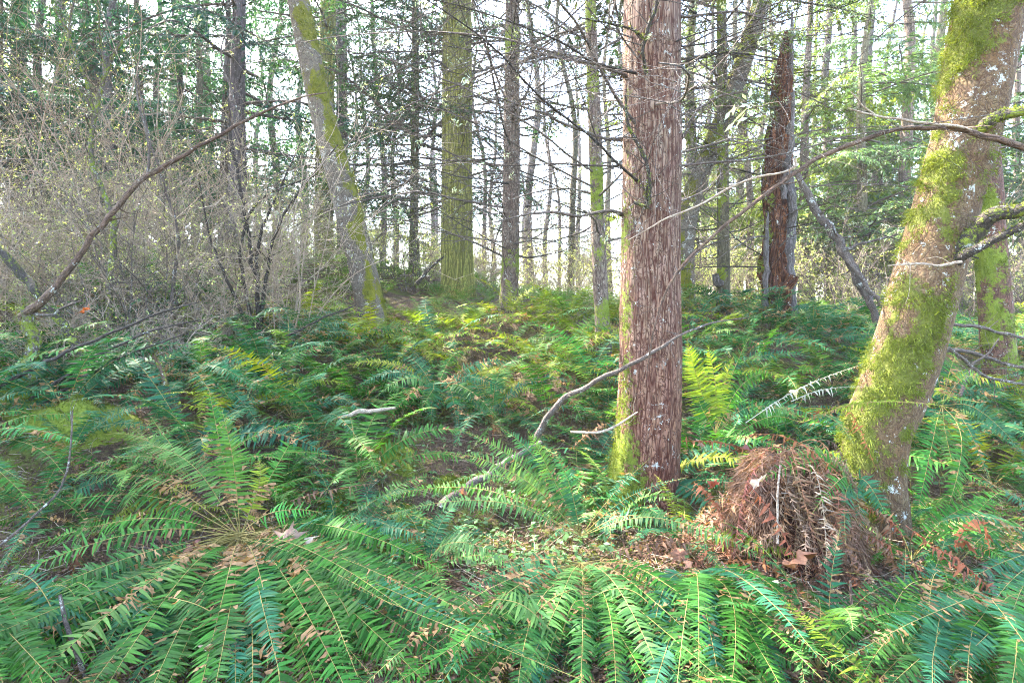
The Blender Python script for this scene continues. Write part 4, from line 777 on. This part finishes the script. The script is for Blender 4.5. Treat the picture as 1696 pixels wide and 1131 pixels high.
for T_, ar, tint in [((1540, 870, 3.2), .14, T_B), ((1500, 930, 3.0), .12, T_B), ((1560, 990, 2.8), .12, T_B), ((1600, 800, 3.5), .15, T_B), ((1640, 1050, 2.6), .12, T_B), ((1690, 1130, 2.4), .12, T_G), ((1660, 760, 3.6), .15, T_B), ((1590, 930, 2.9), .18, T_D)]:
    cfrond(fg, T_, 0, arch=ar, Lp=.095, tint=tint)
fh = fern('dark sword fern with drooping fronds over a mossy hollow in mid picture', 722, 648, 5.7)
for T_, ar, Lp, tint in [((568, 606, 5.7), .14, .11, T_Y), ((590, 640, 5.5), .16, .1, T_B), ((713, 706, 5.3), .22, .11, T_B), ((757, 704, 5.3), .22, .11, T_B), ((690, 690, 5.3), .15, .1, T_D), ((805, 690, 5.4), .18, .1, T_B), ((850, 660, 5.6), .18, .1, T_B), ((640, 700, 5.2), .14, .1, T_G), ((870, 610, 6), .18, .1, T_B), ((650, 585, 6.1), .12, .1, T_B), ((780, 590, 6.3), .2, .1, T_G), ((620, 660, 5.4), .16, .1, T_P), ((830, 700, 5.2), .18, .1, T_D)]:
    cfrond(fh, T_, 0, arch=ar, Lp=Lp, tint=tint, hint=(0, -.6, 1))
fi = fern('sword fern with broad backlit yellow green fronds upright right of the fir', 1185, 718, 4.6)
for T_, ar, tint, Lp in [((1138, 566, 4.55), .02, T_Y, .16), ((1172, 572, 4.65), .02, (.19, .32, .03), .15), ((1215, 590, 4.8), .05, T_Y, .11), ((1290, 620, 4.9), .18, T_G, .1), ((1320, 690, 4.6), .14, T_B, .09), ((1150, 640, 4.7), .03, T_G, .1), ((1240, 560, 5), .05, T_G, .1)]:
    cfrond(fi, T_, 0, arch=ar, Lp=Lp, tint=tint, hint=(.1, -1, .1))  # backlight is put into the bright yellow green tints of the upright fronds
fj = fern('sword fern with yellow green frond lying across the shaggy trunk', 1330, 700, 3.9)
for T_, ar, tint, Lp in [((1525, 668, 3.25), .06, T_Y, .065), ((1600, 680, 3.2), .1, T_Y, .05), ((1415, 735, 3.4), .1, T_P, .07), ((1250, 690, 3.8), .08, T_P, .075), ((1200, 740, 3.9), .1, T_G, .08), ((1380, 690, 3.6), .08, T_Y, .06)]:
    cfrond(fj, T_, 0, arch=ar, Lp=Lp, tint=tint, hint=(0, -.8, 1))
cfrond(fj, (1440, 600, 4.2), 0, arch=.03, Lp=.035, tint=(.42, .38, .26), dead=True, start=(1235, 700, 3.7))
cfrond(fj, (1440, 640, 3.5), 0, arch=.02, Lp=.03, tint=(.42, .38, .28), dead=True, start=(1310, 665, 3.6))
cfrond(fj, (1450, 775, 3.4), 0, arch=.12, Lp=.03, tint=(.36, .16, .08), dead=True, start=(1400, 690, 3.4))
fk = fern('sword fern with long teal fronds sweeping left under the mossy leaning stick', 310, 622, 5.4)
for T_, ar, tint in [((122, 690, 5.0), .2, T_B), ((170, 720, 4.8), .18, T_B), ((210, 650, 5.3), .14, T_B), ((230, 740, 4.7), .12, T_B), ((420, 640, 5.), .14, T_B), ((380, 720, 4.7), .2, T_B), ((480, 620, 5.4), .16, T_B), ((440, 720, 4.7), .12, T_B), ((330, 700, 4.7), .14, T_Y), ((500, 680, 4.9), .14, T_D)]:
    cfrond(fk, T_, 0, arch=ar, Lp=.11, tint=tint, hint=(0, -.6, 1))
fl = fern('bright green sword fern reaching in from the left edge below the mossy stub', -60, 740, 3.9)
for T_, ar, tint in [((138, 735, 3.6), .12, (.05, .24, .06)), ((60, 690, 4.1), .12, T_G), ((110, 790, 3.4), .1, T_D), ((45, 800, 3.2), .1, T_B), ((70, 850, 3.2), .1, T_G), ((170, 700, 4.2), .14, T_G)]:
    cfrond(fl, T_, 0, arch=ar, Lp=.1, tint=tint)
fm = fern('pale sword fern with long narrow fronds behind the huge bottom left fern', 320, 800, 3.9)
for T_, ar, tint in [((120, 790, 3.5), .16, T_P), ((170, 720, 3.9), .14, T_P), ((250, 690, 4.2), .14, T_P), ((470, 760, 3.7), .12, T_G), ((400, 680, 4.2), .12, T_Y), ((200, 850, 3.4), .12, T_P), ((180, 680, 4.5), .05, (.16, .22, .06)), ((540, 700, 4.2), .14, T_G), ((580, 760, 3.9), .12, T_G)]:
    cfrond(fm, T_, 0, arch=ar, Lp=.085, tint=tint)
fn = fern('dark sword fern in the bottom left corner under the huge fern', -40, 985, 2.9)
for k in range(14): cfrond(fn, (-120+250*rf.random(), 1060+100*rf.random(), 2.0+.5*rf.random()), None, arch=rf.uniform(.03, .16), Lp=.11, tint=(T_D, T_G)[k % 2])
fo = fern('sword fern low between the bottom centre fern and the orange cane', 1150, 952, 3.0)
for k in range(22): cfrond(fo, (1080+270*rf.random(), 1030+140*rf.random(), 2.1+.5*rf.random()), None, arch=rf.uniform(.03, .16), Lp=.09, tint=(T_G, T_B, T_D)[k % 3])
fp = fern('sword fern in the bottom right corner behind the grey stick', 1640, 1010, 2.8)
for k in range(22): cfrond(fp, (1420+330*rf.random(), 1040+130*rf.random(), 2.0+.6*rf.random()), None, arch=rf.uniform(.03, .16), Lp=.1, tint=(T_G, T_B, T_D)[k % 3])
for k in range(26):
    t = (fa, fb, fn, fo, fp)[k % 5]; px0, px1 = ((60, 720), (760, 1200), (-60, 200), (1050, 1330), (1400, 1720))[k % 5]
    x0 = rf.uniform(px0, px1); sgn = rf.choice([-1, 1]); cfrond(t, (x0+sgn*rf.uniform(60, 170), rf.uniform(985, 1039), rf.uniform(2.5, 2.75)), None, arch=rf.uniform(.08, .2), Lp=rf.uniform(.07, .1), tint=(T_B, T_P, T_G, T_D)[k % 4], start=(x0, rf.uniform(1040, 1110), rf.uniform(2.35, 2.55)), t0=.06)
EXPL = [fn, fo, fp, fa, fb, fc, fd, fe, ff, fg, fh, fi, fj, fk, fl, fm]
# ---- the rest of the carpet
FARF = []
for k in range(4):
    mb = MB()
    for q in range(13):
        s = rf.uniform(.65, 1.); P = arc(s, rf.uniform(.4, 1.25), rf.uniform(-1., -.1), yaw=rf.normal(0, .3)); R = np.array(Euler((0, 0, (q+rf.uniform(-.3, .3))/13*6.283)).to_matrix())
        frond(mb, P@R.T, .1*s, 26, rng=rf, rr=.004)
    FARF.append(mb.mesh('sword_fern', [M['fern'], M['stem']]))
pts = [loc(o)[:2] for o in EXPL]+[at(722, 700, 5.2)[:2], at(640, 690, 5.3)[:2], at(805, 690, 5.3)[:2], at(720, 720, 4.8)[:2], at(250, 660, 5.)[:2], at(1180, 640, 4.3)[:2]]
obst = [loc(o[0])[:2] for o in MAIN.values()]
def ok_spot(x, y):
    px = CX+x/y*F; py = HZ+(CAMH-H(x, y))/y*F
    if 620 < px < 950 and 735 < py < 950: return False
    if 1180 < px < 1430 and 700 < py < 1000 and y < 4.5: return False
    if y < 3.5 and -150 < px < 1330: return False
    if px < 480 and y > 7.2 and rf.random() < .45: return False
    return True
cand = []
for k in range(14000):
    y = 1.95+8.6*rf.random()**.85; x = (rf.uniform(-120, 1816)-CX)/F*y
    md_ = .40+.022*y
    if pts and min((x-a)**2+(y-c)**2 for a, c in pts) < md_**2: continue
    if min((x-a)**2+(y-c)**2 for a, c in obst) < .33**2: continue
    if not ok_spot(x, y): continue
    pts.append(np.array([x, y])); cand.append((x, y))
    if len(cand) > 270: break
NAMES = {'fir': 'the furrowed fir', 'maple': 'the shaggy leaning trunk', 'rightred': 'the right edge mossy trunk', 'alder': 'the leaning alder', 'cedar': 'the broad cedar', 'midred': 'the mossy banded trunk', 'thinmoss': 'the slim mossy trunk', 'snag': 'the rotten snag', 'straightmoss': 'the narrow stub trunk', 'yellowcedar': 'the straight cedar', 'pairbig': 'the paired grey trunks', 'curved': 'the curved leaning tree'}
mb = MB(); nst = 0; ptf = []
for k in range(9000):
    y = 10.3+9*rf.random(); x = (rf.uniform(-100, 1800)-CX)/F*y
    if ptf and min((x-a)**2+(y-c)**2 for a, c in ptf) < .62**2: continue
    if min((x-a)**2+(y-c)**2 for a, c in obst) < .4**2: continue
    ptf.append((x, y)); me = FARF[rf.integers(4)]; co_ = np.empty(len(me.vertices)*3, np.float32); me.vertices.foreach_get('co', co_); co_ = co_.reshape(-1, 3)*rf.uniform(.75, 1.1)
    a = rf.uniform(0, 6.28); R = np.array(Euler((0, 0, a)).to_matrix()); vv_ = co_@R.T+V(x, y, H(x, y))
    nl = len(me.loops); li = np.empty(nl, np.int32); me.loops.foreach_get('vertex_index', li); lt = np.empty(len(me.polygons), np.int32); me.polygons.foreach_get('loop_total', lt); ls = np.empty(len(me.polygons), np.int32); me.polygons.foreach_get('loop_start', ls); mi = np.empty(len(me.polygons), np.int32); me.polygons.foreach_get('material_index', mi)
    mb.v.append(vv_)
    for q in (3, 4):
        for m_ in (0, 1):
            sl_ = (lt == q) & (mi == m_)
            if sl_.any(): mb.f.append(li[ls[sl_][:, None]+np.arange(q)].astype(int)+mb.n); mb.m.append(np.full(int(sl_.sum()), m_))
    mb.n += len(vv_)
    if len(ptf) > 330: break
for k_ in list(mb.at): mb.at.pop(k_)
o = tag(mb.build('fern_carpet', [M['fern'], M['stem']]), kind='stuff', label='far carpet of green ferns running back between the trunks'); o.color = (.09, .20, .035, 1)
fl_groups = {}
for x, y in cand:
    z = H(x, y); px = CX+x/y*F; py = HZ+(CAMH-z)/y*F
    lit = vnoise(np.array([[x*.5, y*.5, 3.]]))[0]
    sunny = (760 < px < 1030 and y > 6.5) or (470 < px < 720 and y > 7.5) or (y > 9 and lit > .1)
    tint = T_Y if sunny and rf.random() < .5 else (T_P if sunny else (T_B, T_G, T_D, T_B, T_B)[rf.integers(5)])  # sunlight on the sunny patches is put into the frond tint
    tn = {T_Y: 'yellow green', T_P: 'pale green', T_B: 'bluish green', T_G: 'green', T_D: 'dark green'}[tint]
    if y < 9.5:
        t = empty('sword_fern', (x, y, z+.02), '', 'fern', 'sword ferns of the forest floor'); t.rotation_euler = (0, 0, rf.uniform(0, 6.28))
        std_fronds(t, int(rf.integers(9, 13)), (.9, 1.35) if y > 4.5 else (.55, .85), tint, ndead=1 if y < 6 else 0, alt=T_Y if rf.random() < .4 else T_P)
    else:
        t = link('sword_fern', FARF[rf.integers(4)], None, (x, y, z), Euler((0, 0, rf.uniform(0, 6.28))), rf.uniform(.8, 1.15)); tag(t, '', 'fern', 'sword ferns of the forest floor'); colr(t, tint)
    k_, (tt, ii, DD) = min(((k, m) for k, m in MAIN.items() if k in NAMES), key=lambda q: (loc(q[1][0])[0]-x)**2+(loc(q[1][0])[1]-y)**2)
    base = loc(tt)[:2]; tpx = CX+base[0]/base[1]*F
    rel = 'in front of' if y < base[1]-.8 else ('behind' if y > base[1]+.8 else ('left of' if px < tpx else 'right of'))
    fl_groups.setdefault((tn, rel, NAMES[k_]), []).append((px, t))
for (tn, rel, nm), lst in fl_groups.items():
    lst.sort(key=lambda q: q[0])
    for k, (px, t) in enumerate(lst): t['label'] = f"{tn} sword fern {rel} {nm}" + ('' if len(lst) == 1 else f", {words_ord(k)} from left")

# ------------------------------------------------------------------ thatch mound: old stump under hanging dead fronds
gb = at(1310, 960, 3.45); gb[2] = H(gb[0], gb[1])
tm = empty('fern_thatch_mound', gb, 'old stump hung with a thatch of brown dead fern fronds between fir and shaggy trunk', 'stump'); tm.scale = (.95, 1., .93)
th = np.linspace(0, 2*np.pi, 48, endpoint=False); zz = np.linspace(-.1, .66, 26)
rr_ = .24*np.sqrt((1-(zz.clip(0)/.68)**3).clip(.02))
vv = np.stack([rr_[:, None]*np.cos(th)*1.1, rr_[:, None]*np.sin(th), np.repeat(zz[:, None], 48, 1)], -1); vv *= (1+.22*fbm(vv*5+3, 4))[..., None]*V(1, 1, 0)+V(0, 0, 1)
mb = MB(); mb.add(vv, grid_faces(26, 48)); mb.add(np.vstack([vv[-1], [[0, 0, .68]]]), [[i, (i+1) % 48, 48] for i in range(48)]); mb.build('core', M['rot'], tm)
rt = np.random.default_rng(50); nb_ = 9000; a = rt.uniform(0, 6.283, nb_); u = rt.random(nb_)**.8; z_ = .70*(1-u)**.9; gp = ~((np.abs(a-4.25-.1*np.sin(z_*9)) < .17) & (z_ < .48)); a, u, z_ = a[gp], u[gp], z_[gp]; kp = vnoise(np.stack([np.cos(a)*4, np.sin(a)*4, z_*3.], -1)+8) > -.38; a, u, z_ = a[kp], u[kp], z_[kp]; nb_ = len(a); r_ = .33*np.sqrt((1-(z_/.74)**3).clip(.01))*(1+.5*vnoise(np.stack([np.cos(a)*2.4, np.sin(a)*2.4, z_*1.6], -1)))
mb = MB(); leaves(mb, np.stack([r_*np.cos(a)*1.1, r_*np.sin(a), z_], -1), np.stack([np.cos(a)*(.15+.9*z_), np.sin(a)*(.15+.9*z_), -1+z_*.6], -1)+rt.normal(0, .34, (nb_, 3)), rt.uniform(.03, .13, nb_), rt.uniform(.003, .009, nb_), 0, rt, bend=.15); mb.build('thatch', M['dead'], tm).color = (.20, .12, .08, 1)
rt = np.random.default_rng(51); FT = []
for k in range(7):
    mb = MB(); s = rt.uniform(.5, .8); a1 = rt.normal(0, .25)
    P = np.array([[0, 0, 0], [.12, 0, .05], [.24, a1*.06, .02], [.31, a1*.12, -.14], [.335, a1*.16, -.33], [.34+rt.normal(0, .02), a1*.2, -.36-s*.45]])
    frond(mb, P, .045, 44, .2, rng=rt, crumple=.5, wk=.20, twist=1.2, drop=.9, rr=.003); FT.append(mb.mesh('dead_frond', [M['dead'], M['dead']]))
for k in range(74):
    a = rt.uniform(0, 6.283) if k > 60 else -1.57+rt.normal(0, .85); s = rt.uniform(.6, 1.2)
    o = link('dead_frond', FT[rt.integers(7)], tm, (rt.normal(0, .04), rt.normal(0, .04), .62+rt.normal(0, .04)), Euler((rt.normal(0, .25), rt.normal(0, .10), a)), (s, s, rt.uniform(.55, 1.2)))
    colr(o, (BROWN, BROWN, (.27, .19, .13), (.24, .15, .10), (.24, .11, .07))[rt.integers(5)], .25, rt)
nb_ = 5200; x_ = rt.normal(0, .34, nb_)-.30; y_ = rt.normal(0, .26, nb_)+.22; g_ = hfun(x_+gb[0], y_+gb[1])-gb[2]; z_ = g_+.42*np.exp(-((x_+.22)/.36)**2-((y_-.15)/.30)**2)*rt.random(nb_)**.6
mb = MB(); leaves(mb, np.stack([x_, y_, z_], -1), rt.normal(0, 1, (nb_, 3))*V(1, 1, .35), rt.uniform(.02, .09, nb_), rt.uniform(.003, .022, nb_), 0, rt, up=V(0, 0, 1), bend=.25); mb.build('debris', M['dead'], tm).color = (.26, .14, .095, 1)
for k in range(22):
    a = rt.uniform(-3.4, .3); r0 = rt.uniform(.22, .42); o = link('dead_frond', FD[k % 6], tm, (r0*math.cos(a), r0*math.sin(a), rt.uniform(.08, .4)), Euler((rt.normal(0, .5), rt.uniform(-.1, .5), a+rt.normal(0, .5))), rt.uniform(.5, .85)); colr(o, (BROWN, RUST, TAN)[k % 3], .25, rt)
DEADF = [('rust red dead frond curving over the top of the thatch mound', (1395, 790, 3.15), (1215, 728, 3.3), .10), ('rust red dead frond sloping down the left side of the thatch mound', (1238, 800, 3.0), (1335, 975, 2.85), .04),
         ('curled rust dead frond low in front of the thatch mound', (1205, 930, 2.9), (1352, 1012, 2.75), .05), ('curled brown dead frond lying left of the thatch mound', (1010, 915, 3.2), (1200, 905, 3.2), .03), ('bent rust dead frond arching beside the right hanging fronds', (1580, 905, 2.9), (1640, 925, 2.9), .18),
         ('rust dead frond lying below the bent rust frond at right', (1540, 905, 2.9), (1660, 1000, 2.75), .05), ('second rust dead frond slanting through the right ferns', (1500, 870, 3.1), (1640, 990, 2.85), .04), ('dead frond hanging from the shaggy trunk foot', (1440, 840, 3.25), (1475, 900, 3.1), .03),
         ('brown dead frond left of the fir foot', (950, 740, 4.3), (1010, 700, 4.4), .05), ('brown dead frond under the huge bottom left fern', (480, 830, 3.6), (620, 800, 3.8), .04), ('dead frond between bottom centre ferns', (690, 1000, 2.7), (660, 1080, 2.5), .05), ('small rust dead frond right of the fir foot', (1150, 800, 3.6), (1200, 870, 3.3), .03), ('dark brown dead frond low in the bottom right', (1240, 980, 2.7), (1300, 1110, 2.5), .05), ('brown dead frond pale at its tip by the lower left stalks', (170, 900, 3.1), (330, 900, 3.2), .03), ('rust dead frond lying across litter right of the fir', (1130, 730, 4.0), (1290, 770, 3.5), .04)]
for lb, a, c_, ar in DEADF:
    t = empty('dead_fern_frond', at(*a), lb, 'dead frond', 'brown dead fern fronds'); cfrond(t, c_, 0, arch=ar, Lp=.05, tint=RUST if 'rust' in lb else BROWN, dead=True, t0=.02)

# ------------------------------------------------------------------ moss cushions
for k, (px, py, D, rx, h, lb) in enumerate([(683, 800, 4.3, .17, .10, 'bright green moss cushion on bare ground, rounder and farther of two'), (625, 850, 3.9, .26, .08, 'wide flat moss cushion on the bare ground below the round one'), (1090, 962, 3.15, .22, .06, 'olive moss patch under the bottom centre fern'), (130, 700, 4.6, .32, .16, 'mossy hump at far left below the broken stub'), (30, 690, 4.7, .3, .2, 'mossy hump at the very left edge beside the broken stub'), (640, 705, 5.1, .25, .14, 'mossy ledge over the dark hollow in mid picture'), (760, 720, 4.9, .22, .09, 'low moss cushion right of the dark hollow'), (560, 770, 4.4, .2, .07, 'small moss patch left of the bare ground')]):
    c = at(px, py, D); c[2] = H(c[0], c[1]); t = empty('moss_cushion', c, lb, 'moss')
    u = np.linspace(0, 1, 20); th = np.linspace(0, 2*np.pi, 40, endpoint=False)
    ir = 1+.55*fbm(np.stack([np.cos(th)*1.3+k*3, np.sin(th)*1.3, th*0], -1), 3); X = rx*1.15*u[:, None]*np.cos(th)*ir; Y = rx*u[:, None]*np.sin(th)*ir; Pn = np.stack([X+px, Y, X*0], -1); Z = hfun(X+c[0], Y+c[1])-c[2]+h*.62*(1-u[:, None]**2)*(1+.9*fbm(Pn*8, 3))-.015
    mb = MB(); mb.add(np.stack([X, Y, Z], -1), grid_faces(20, 40)); mb.build('pad', M['mosspad'], t)
    i = rt.integers(0, 19, 2600); j = rt.integers(0, 40, 2600); p = np.stack([X, Y, Z], -1)[i, j]+rt.normal(0, .012, (2600, 3))*V(1, 1, .2); mb = MB(); leaves(mb, p, rt.normal(0, .7, (2600, 3))+V(0, 0, .8), rt.uniform(.012, .03, 2600), .006, 0, rt); mb.build('blades', M['mossblade'], t)

# ------------------------------------------------------------------ fallen leaves
def maple(seed):
    rng = np.random.default_rng(seed); ang = np.radians([-90, -62, -40, -18, 8, 26, 44, 62, 76, 90]); rad = np.array([.12, .55, .40, .80, .50, .95, .60, .70, .60, 1.05])
    a = np.concatenate([ang, np.pi-ang[::-1][1:-1]]); r = np.concatenate([rad, rad[::-1][1:-1]]); r = r*rng.uniform(.85, 1.15, len(r)); rows = []
    for s in (.0, .35, .7, 1.):
        x = np.cos(a)*r*s; y = np.sin(a)*r*s; rows.append(np.stack([x, y, .45*fbm(np.stack([x*2.2+seed, y*2.2, x*0], -1), 3)+.14*(x**2)*rng.choice([-1, 1])], -1))
    mb = MB(); mb.add(np.array(rows), grid_faces(4, len(a))); P = np.array([[0, 0, 0], [.02, -.4, .02], [.0, -.9, .12]])
    tube(mb, P, .018, 3, 0); return mb.mesh('fallen_leaf', M['brownleaf'])
MAP = [maple(k) for k in range(5)]
LV = [(372, 1062, 2.35, .095, (.42, .34, .25), 'pale crumpled maple leaf lying on the bottom left fronds'), (508, 1062, 2.4, .085, (.30, .18, .12), 'brown folded maple leaf right of the pale crumpled one'), (478, 892, 3.05, .10, (.34, .22, .16), 'tan withered leaf on the crown of the huge fern, largest of the cluster'), (508, 905, 3.0, .08, (.40, .34, .28), 'grey papery leaf right beside the tan withered leaf'), (310, 912, 3.1, .08, (.20, .09, .07), 'purplish brown leaf left of the huge fern crown'), (345, 925, 3.05, .06, (.18, .08, .06), 'smaller purplish leaf by the huge fern crown'), (1125, 918, 3.1, .06, (.30, .14, .08), 'reddish brown leaf by the thatch mound, nearer the fir'), (1142, 935, 3.05, .055, (.30, .16, .10), 'reddish leaf hanging just below the other reddish leaf'), (1255, 800, 3.1, .08, (.48, .38, .30), 'cream curled leaf at the left shoulder of the thatch mound'), (1180, 805, 3.5, .06, (.20, .06, .05), 'dark red leaf between fir foot and thatch mound'), (1310, 925, 2.95, .11, (.34, .17, .10), 'long folded brown leaf at the foot of the thatch mound'), (138, 514, 4.8, .07, (.55, .13, .03), 'bright orange withered leaf hanging by the broken stub'), (1235, 745, 3.9, .10, (.26, .10, .08), 'purple brown leaf heap on top behind the thatch mound'), (1160, 735, 4.0, .06, (.45, .30, .2), 'tan leaf by the right side of the fir foot'), (1355, 690, 5.5, .08, (.40, .12, .05), 'orange leaf in ferns between snag and shaggy trunk'), (770, 815, 3.8, .05, (.35, .16, .1), 'small orange brown leaf beside the thick grey stick'), (545, 985, 2.7, .05, (.38, .26, .18), 'small tan leaf in the middle of bottom left fronds'), (1600, 905, 2.75, .06, (.28, .1, .06), 'reddish leaf among rust fronds at lower right')]
for k, (px, py, D, s, c_, lb) in enumerate(LV):
    o = link('fallen_leaf', MAP[k % 5], None, at(px, py, D-.04), Euler((rt.uniform(.3, 1.1), rt.normal(0, .3), rt.uniform(0, 6.28))), s*1.0); tag(o, lb, 'leaf', 'withered fallen leaves'); o.color = (c_[0]*.75, c_[1]*.75, c_[2]*.75, 1)

for k, (x, y) in enumerate([(-6.6, 6.1), (-5.4, 3.9), (-9.2, 7.6)]):  # unseen trees added left of the frame to keep sun off the foreground
    tm_, cm_ = SHADE; t = empty('conifer_tree', (x, y, H(x, y)), ('unseen conifer added for shade beyond the left edge, middle of three', 'unseen conifer added for shade beyond the left edge, nearest of three', 'unseen conifer added for shade beyond the left edge, last of three')[k], 'tree', 'unseen conifers added for shade'); link('trunk', tm_, t).color = (.9, .85, .8, 1); link('crown', cm_, t).color = (*TEAL, 1); t.rotation_euler = (0, 0, k*2.)
# ------------------------------------------------------------------ air
hm = bpy.data.materials.new('haze_air'); hm.use_nodes = True; nt = hm.node_tree; nt.nodes.clear(); o_ = nt.nodes.new('ShaderNodeOutputMaterial'); pv = nt.nodes.new('ShaderNodeVolumePrincipled')
pv.inputs['Color'].default_value = (.95, .97, 1, 1); pv.inputs['Density'].default_value = .0009; pv.inputs['Anisotropy'].default_value = .2; nt.links.new(pv.outputs[0], o_.inputs['Volume'])
zlo, zhi = float(GZ.min())-1, 34.
mb = MB(); X0, X1, Y0, Y1 = -156, 156, -148, 164
mb.add([(X0, Y0, zlo), (X1, Y0, zlo), (X1, Y1, zlo), (X0, Y1, zlo), (X0, Y0, zhi), (X1, Y0, zhi), (X1, Y1, zhi), (X0, Y1, zhi)], [[3, 2, 1, 0], [4, 5, 6, 7], [0, 1, 5, 4], [1, 2, 6, 5], [2, 3, 7, 6], [3, 0, 4, 7]]); tag(mb.build('haze', hm, smooth=False), kind='stuff', label='thin pale haze between the far trees')
scene.cycles.volume_bounces = 1
# ------------------------------------------------------------------ litter, ground plants
n = 90000; y = 2.3+7.2*rt.random(n)**1.15; x = (rt.uniform(-60, 1760, n)-CX)/F*y; z = hfun(x, y)
mb = MB(); leaves(mb, np.stack([x, y, z+rt.uniform(.0, .03, n)], -1), np.stack([rt.normal(0, 1, n), rt.normal(0, 1, n), rt.normal(0, .25, n)], -1), rt.uniform(.015, .06, n), rt.uniform(.003, .02, n), 0, rt, up=V(0, 0, 1), bend=.2)
for k in range(2600):
    yy = 2.6+5.5*rt.random()**1.4; xx = (rt.uniform(-40, 1740)-CX)/F*yy; a = rt.uniform(0, 6.28); P = wander((xx, yy, H(xx, yy)+rt.uniform(.005, .05)), (math.cos(a), math.sin(a), rt.normal(0, .12)), rt.uniform(.06, .4), 5, .15, .03, rt); tube(mb, P, rt.uniform(.001, .003), 3, 1)
tag(mb.build('forest_litter', [M['litter'], M['paletwig']]), kind='stuff', label='brown twigs, needles and leaf scraps strewn on the ground')
mb = MB()
for k in range(1100):
    if k < 600: px, py = rt.uniform(540, 1010), rt.uniform(690, 960); yy = CAMH/((py-HZ)/F); yy = min(yy, 6); 
    else: yy = 2.6+6*rt.random(); px = rt.uniform(0, 1696)
    xx = (px-CX)/F*yy; zz_ = H(xx, yy); h_ = rt.uniform(.04, .16); top = V(xx+rt.normal(0, .03), yy+rt.normal(0, .03), zz_+h_); tube(mb, np.array([[xx, yy, zz_-.02], (V(xx, yy, zz_)+top)/2, top]), .0015, 3, 1)
    m_ = rt.integers(3, 7); a = rt.uniform(0, 6.28, m_); leaves(mb, np.repeat(top[None], m_, 0)-V(0, 0, 1)*rt.uniform(0, h_*.6, m_)[:, None], np.stack([np.cos(a), np.sin(a), rt.normal(.05, .3, m_)], -1), rt.uniform(.03, .065, m_), rt.uniform(.02, .036, m_), 0, rt, up=V(0, 0, 1), bend=.12)
tag(mb.build('ground_cover', [M['cover'], M['stem']]), kind='stuff', label='small green leaves of trailing plants over the ground')

n = 150000; y = 2.3+5.5*rt.random(n)**1.2; x = (rt.uniform(-60, 1760, n)-CX)/F*y; mk = fbm(np.stack([x*2.2, y*2.2, x*0+5], -1), 4)+.15*rt.normal(0, 1, n); ok = mk > .06; x, y = x[ok], y[ok]; n = len(x)
mb = MB(); leaves(mb, np.stack([x, y, hfun(x, y)], -1), rt.normal(0, .6, (n, 3))+V(0, 0, .7), rt.uniform(.012, .032, n), .006, 0, rt); tag(mb.build('ground_moss', M['mossblade']), kind='stuff', label='patchy green moss on the ground')

# moss, collars and stubs belong to their trunk; forks to their stem
kids = {}
for o in scene.objects:
    if o.parent is not None: kids.setdefault(o.parent.name, []).append(o)
for o in list(scene.objects):
    if o.parent is None and o.type == 'EMPTY':
        ch = kids.get(o.name, []); nm = lambda c: c.name.split('.')[0]
        host = next((c for c in ch if nm(c) in ('trunk', 'stem')), None); br = next((c for c in ch if nm(c) == 'branch' and nm(o) == 'broken_stump'), None)
        if host is None: continue
        for c in ch:
            if nm(c) in ('moss', 'hanging_moss', 'thin_moss', 'branch_collar', 'bark_strip', 'stub', 'branch_stub'): c.parent = host
            elif nm(c) == 'fork': c.parent = br or host
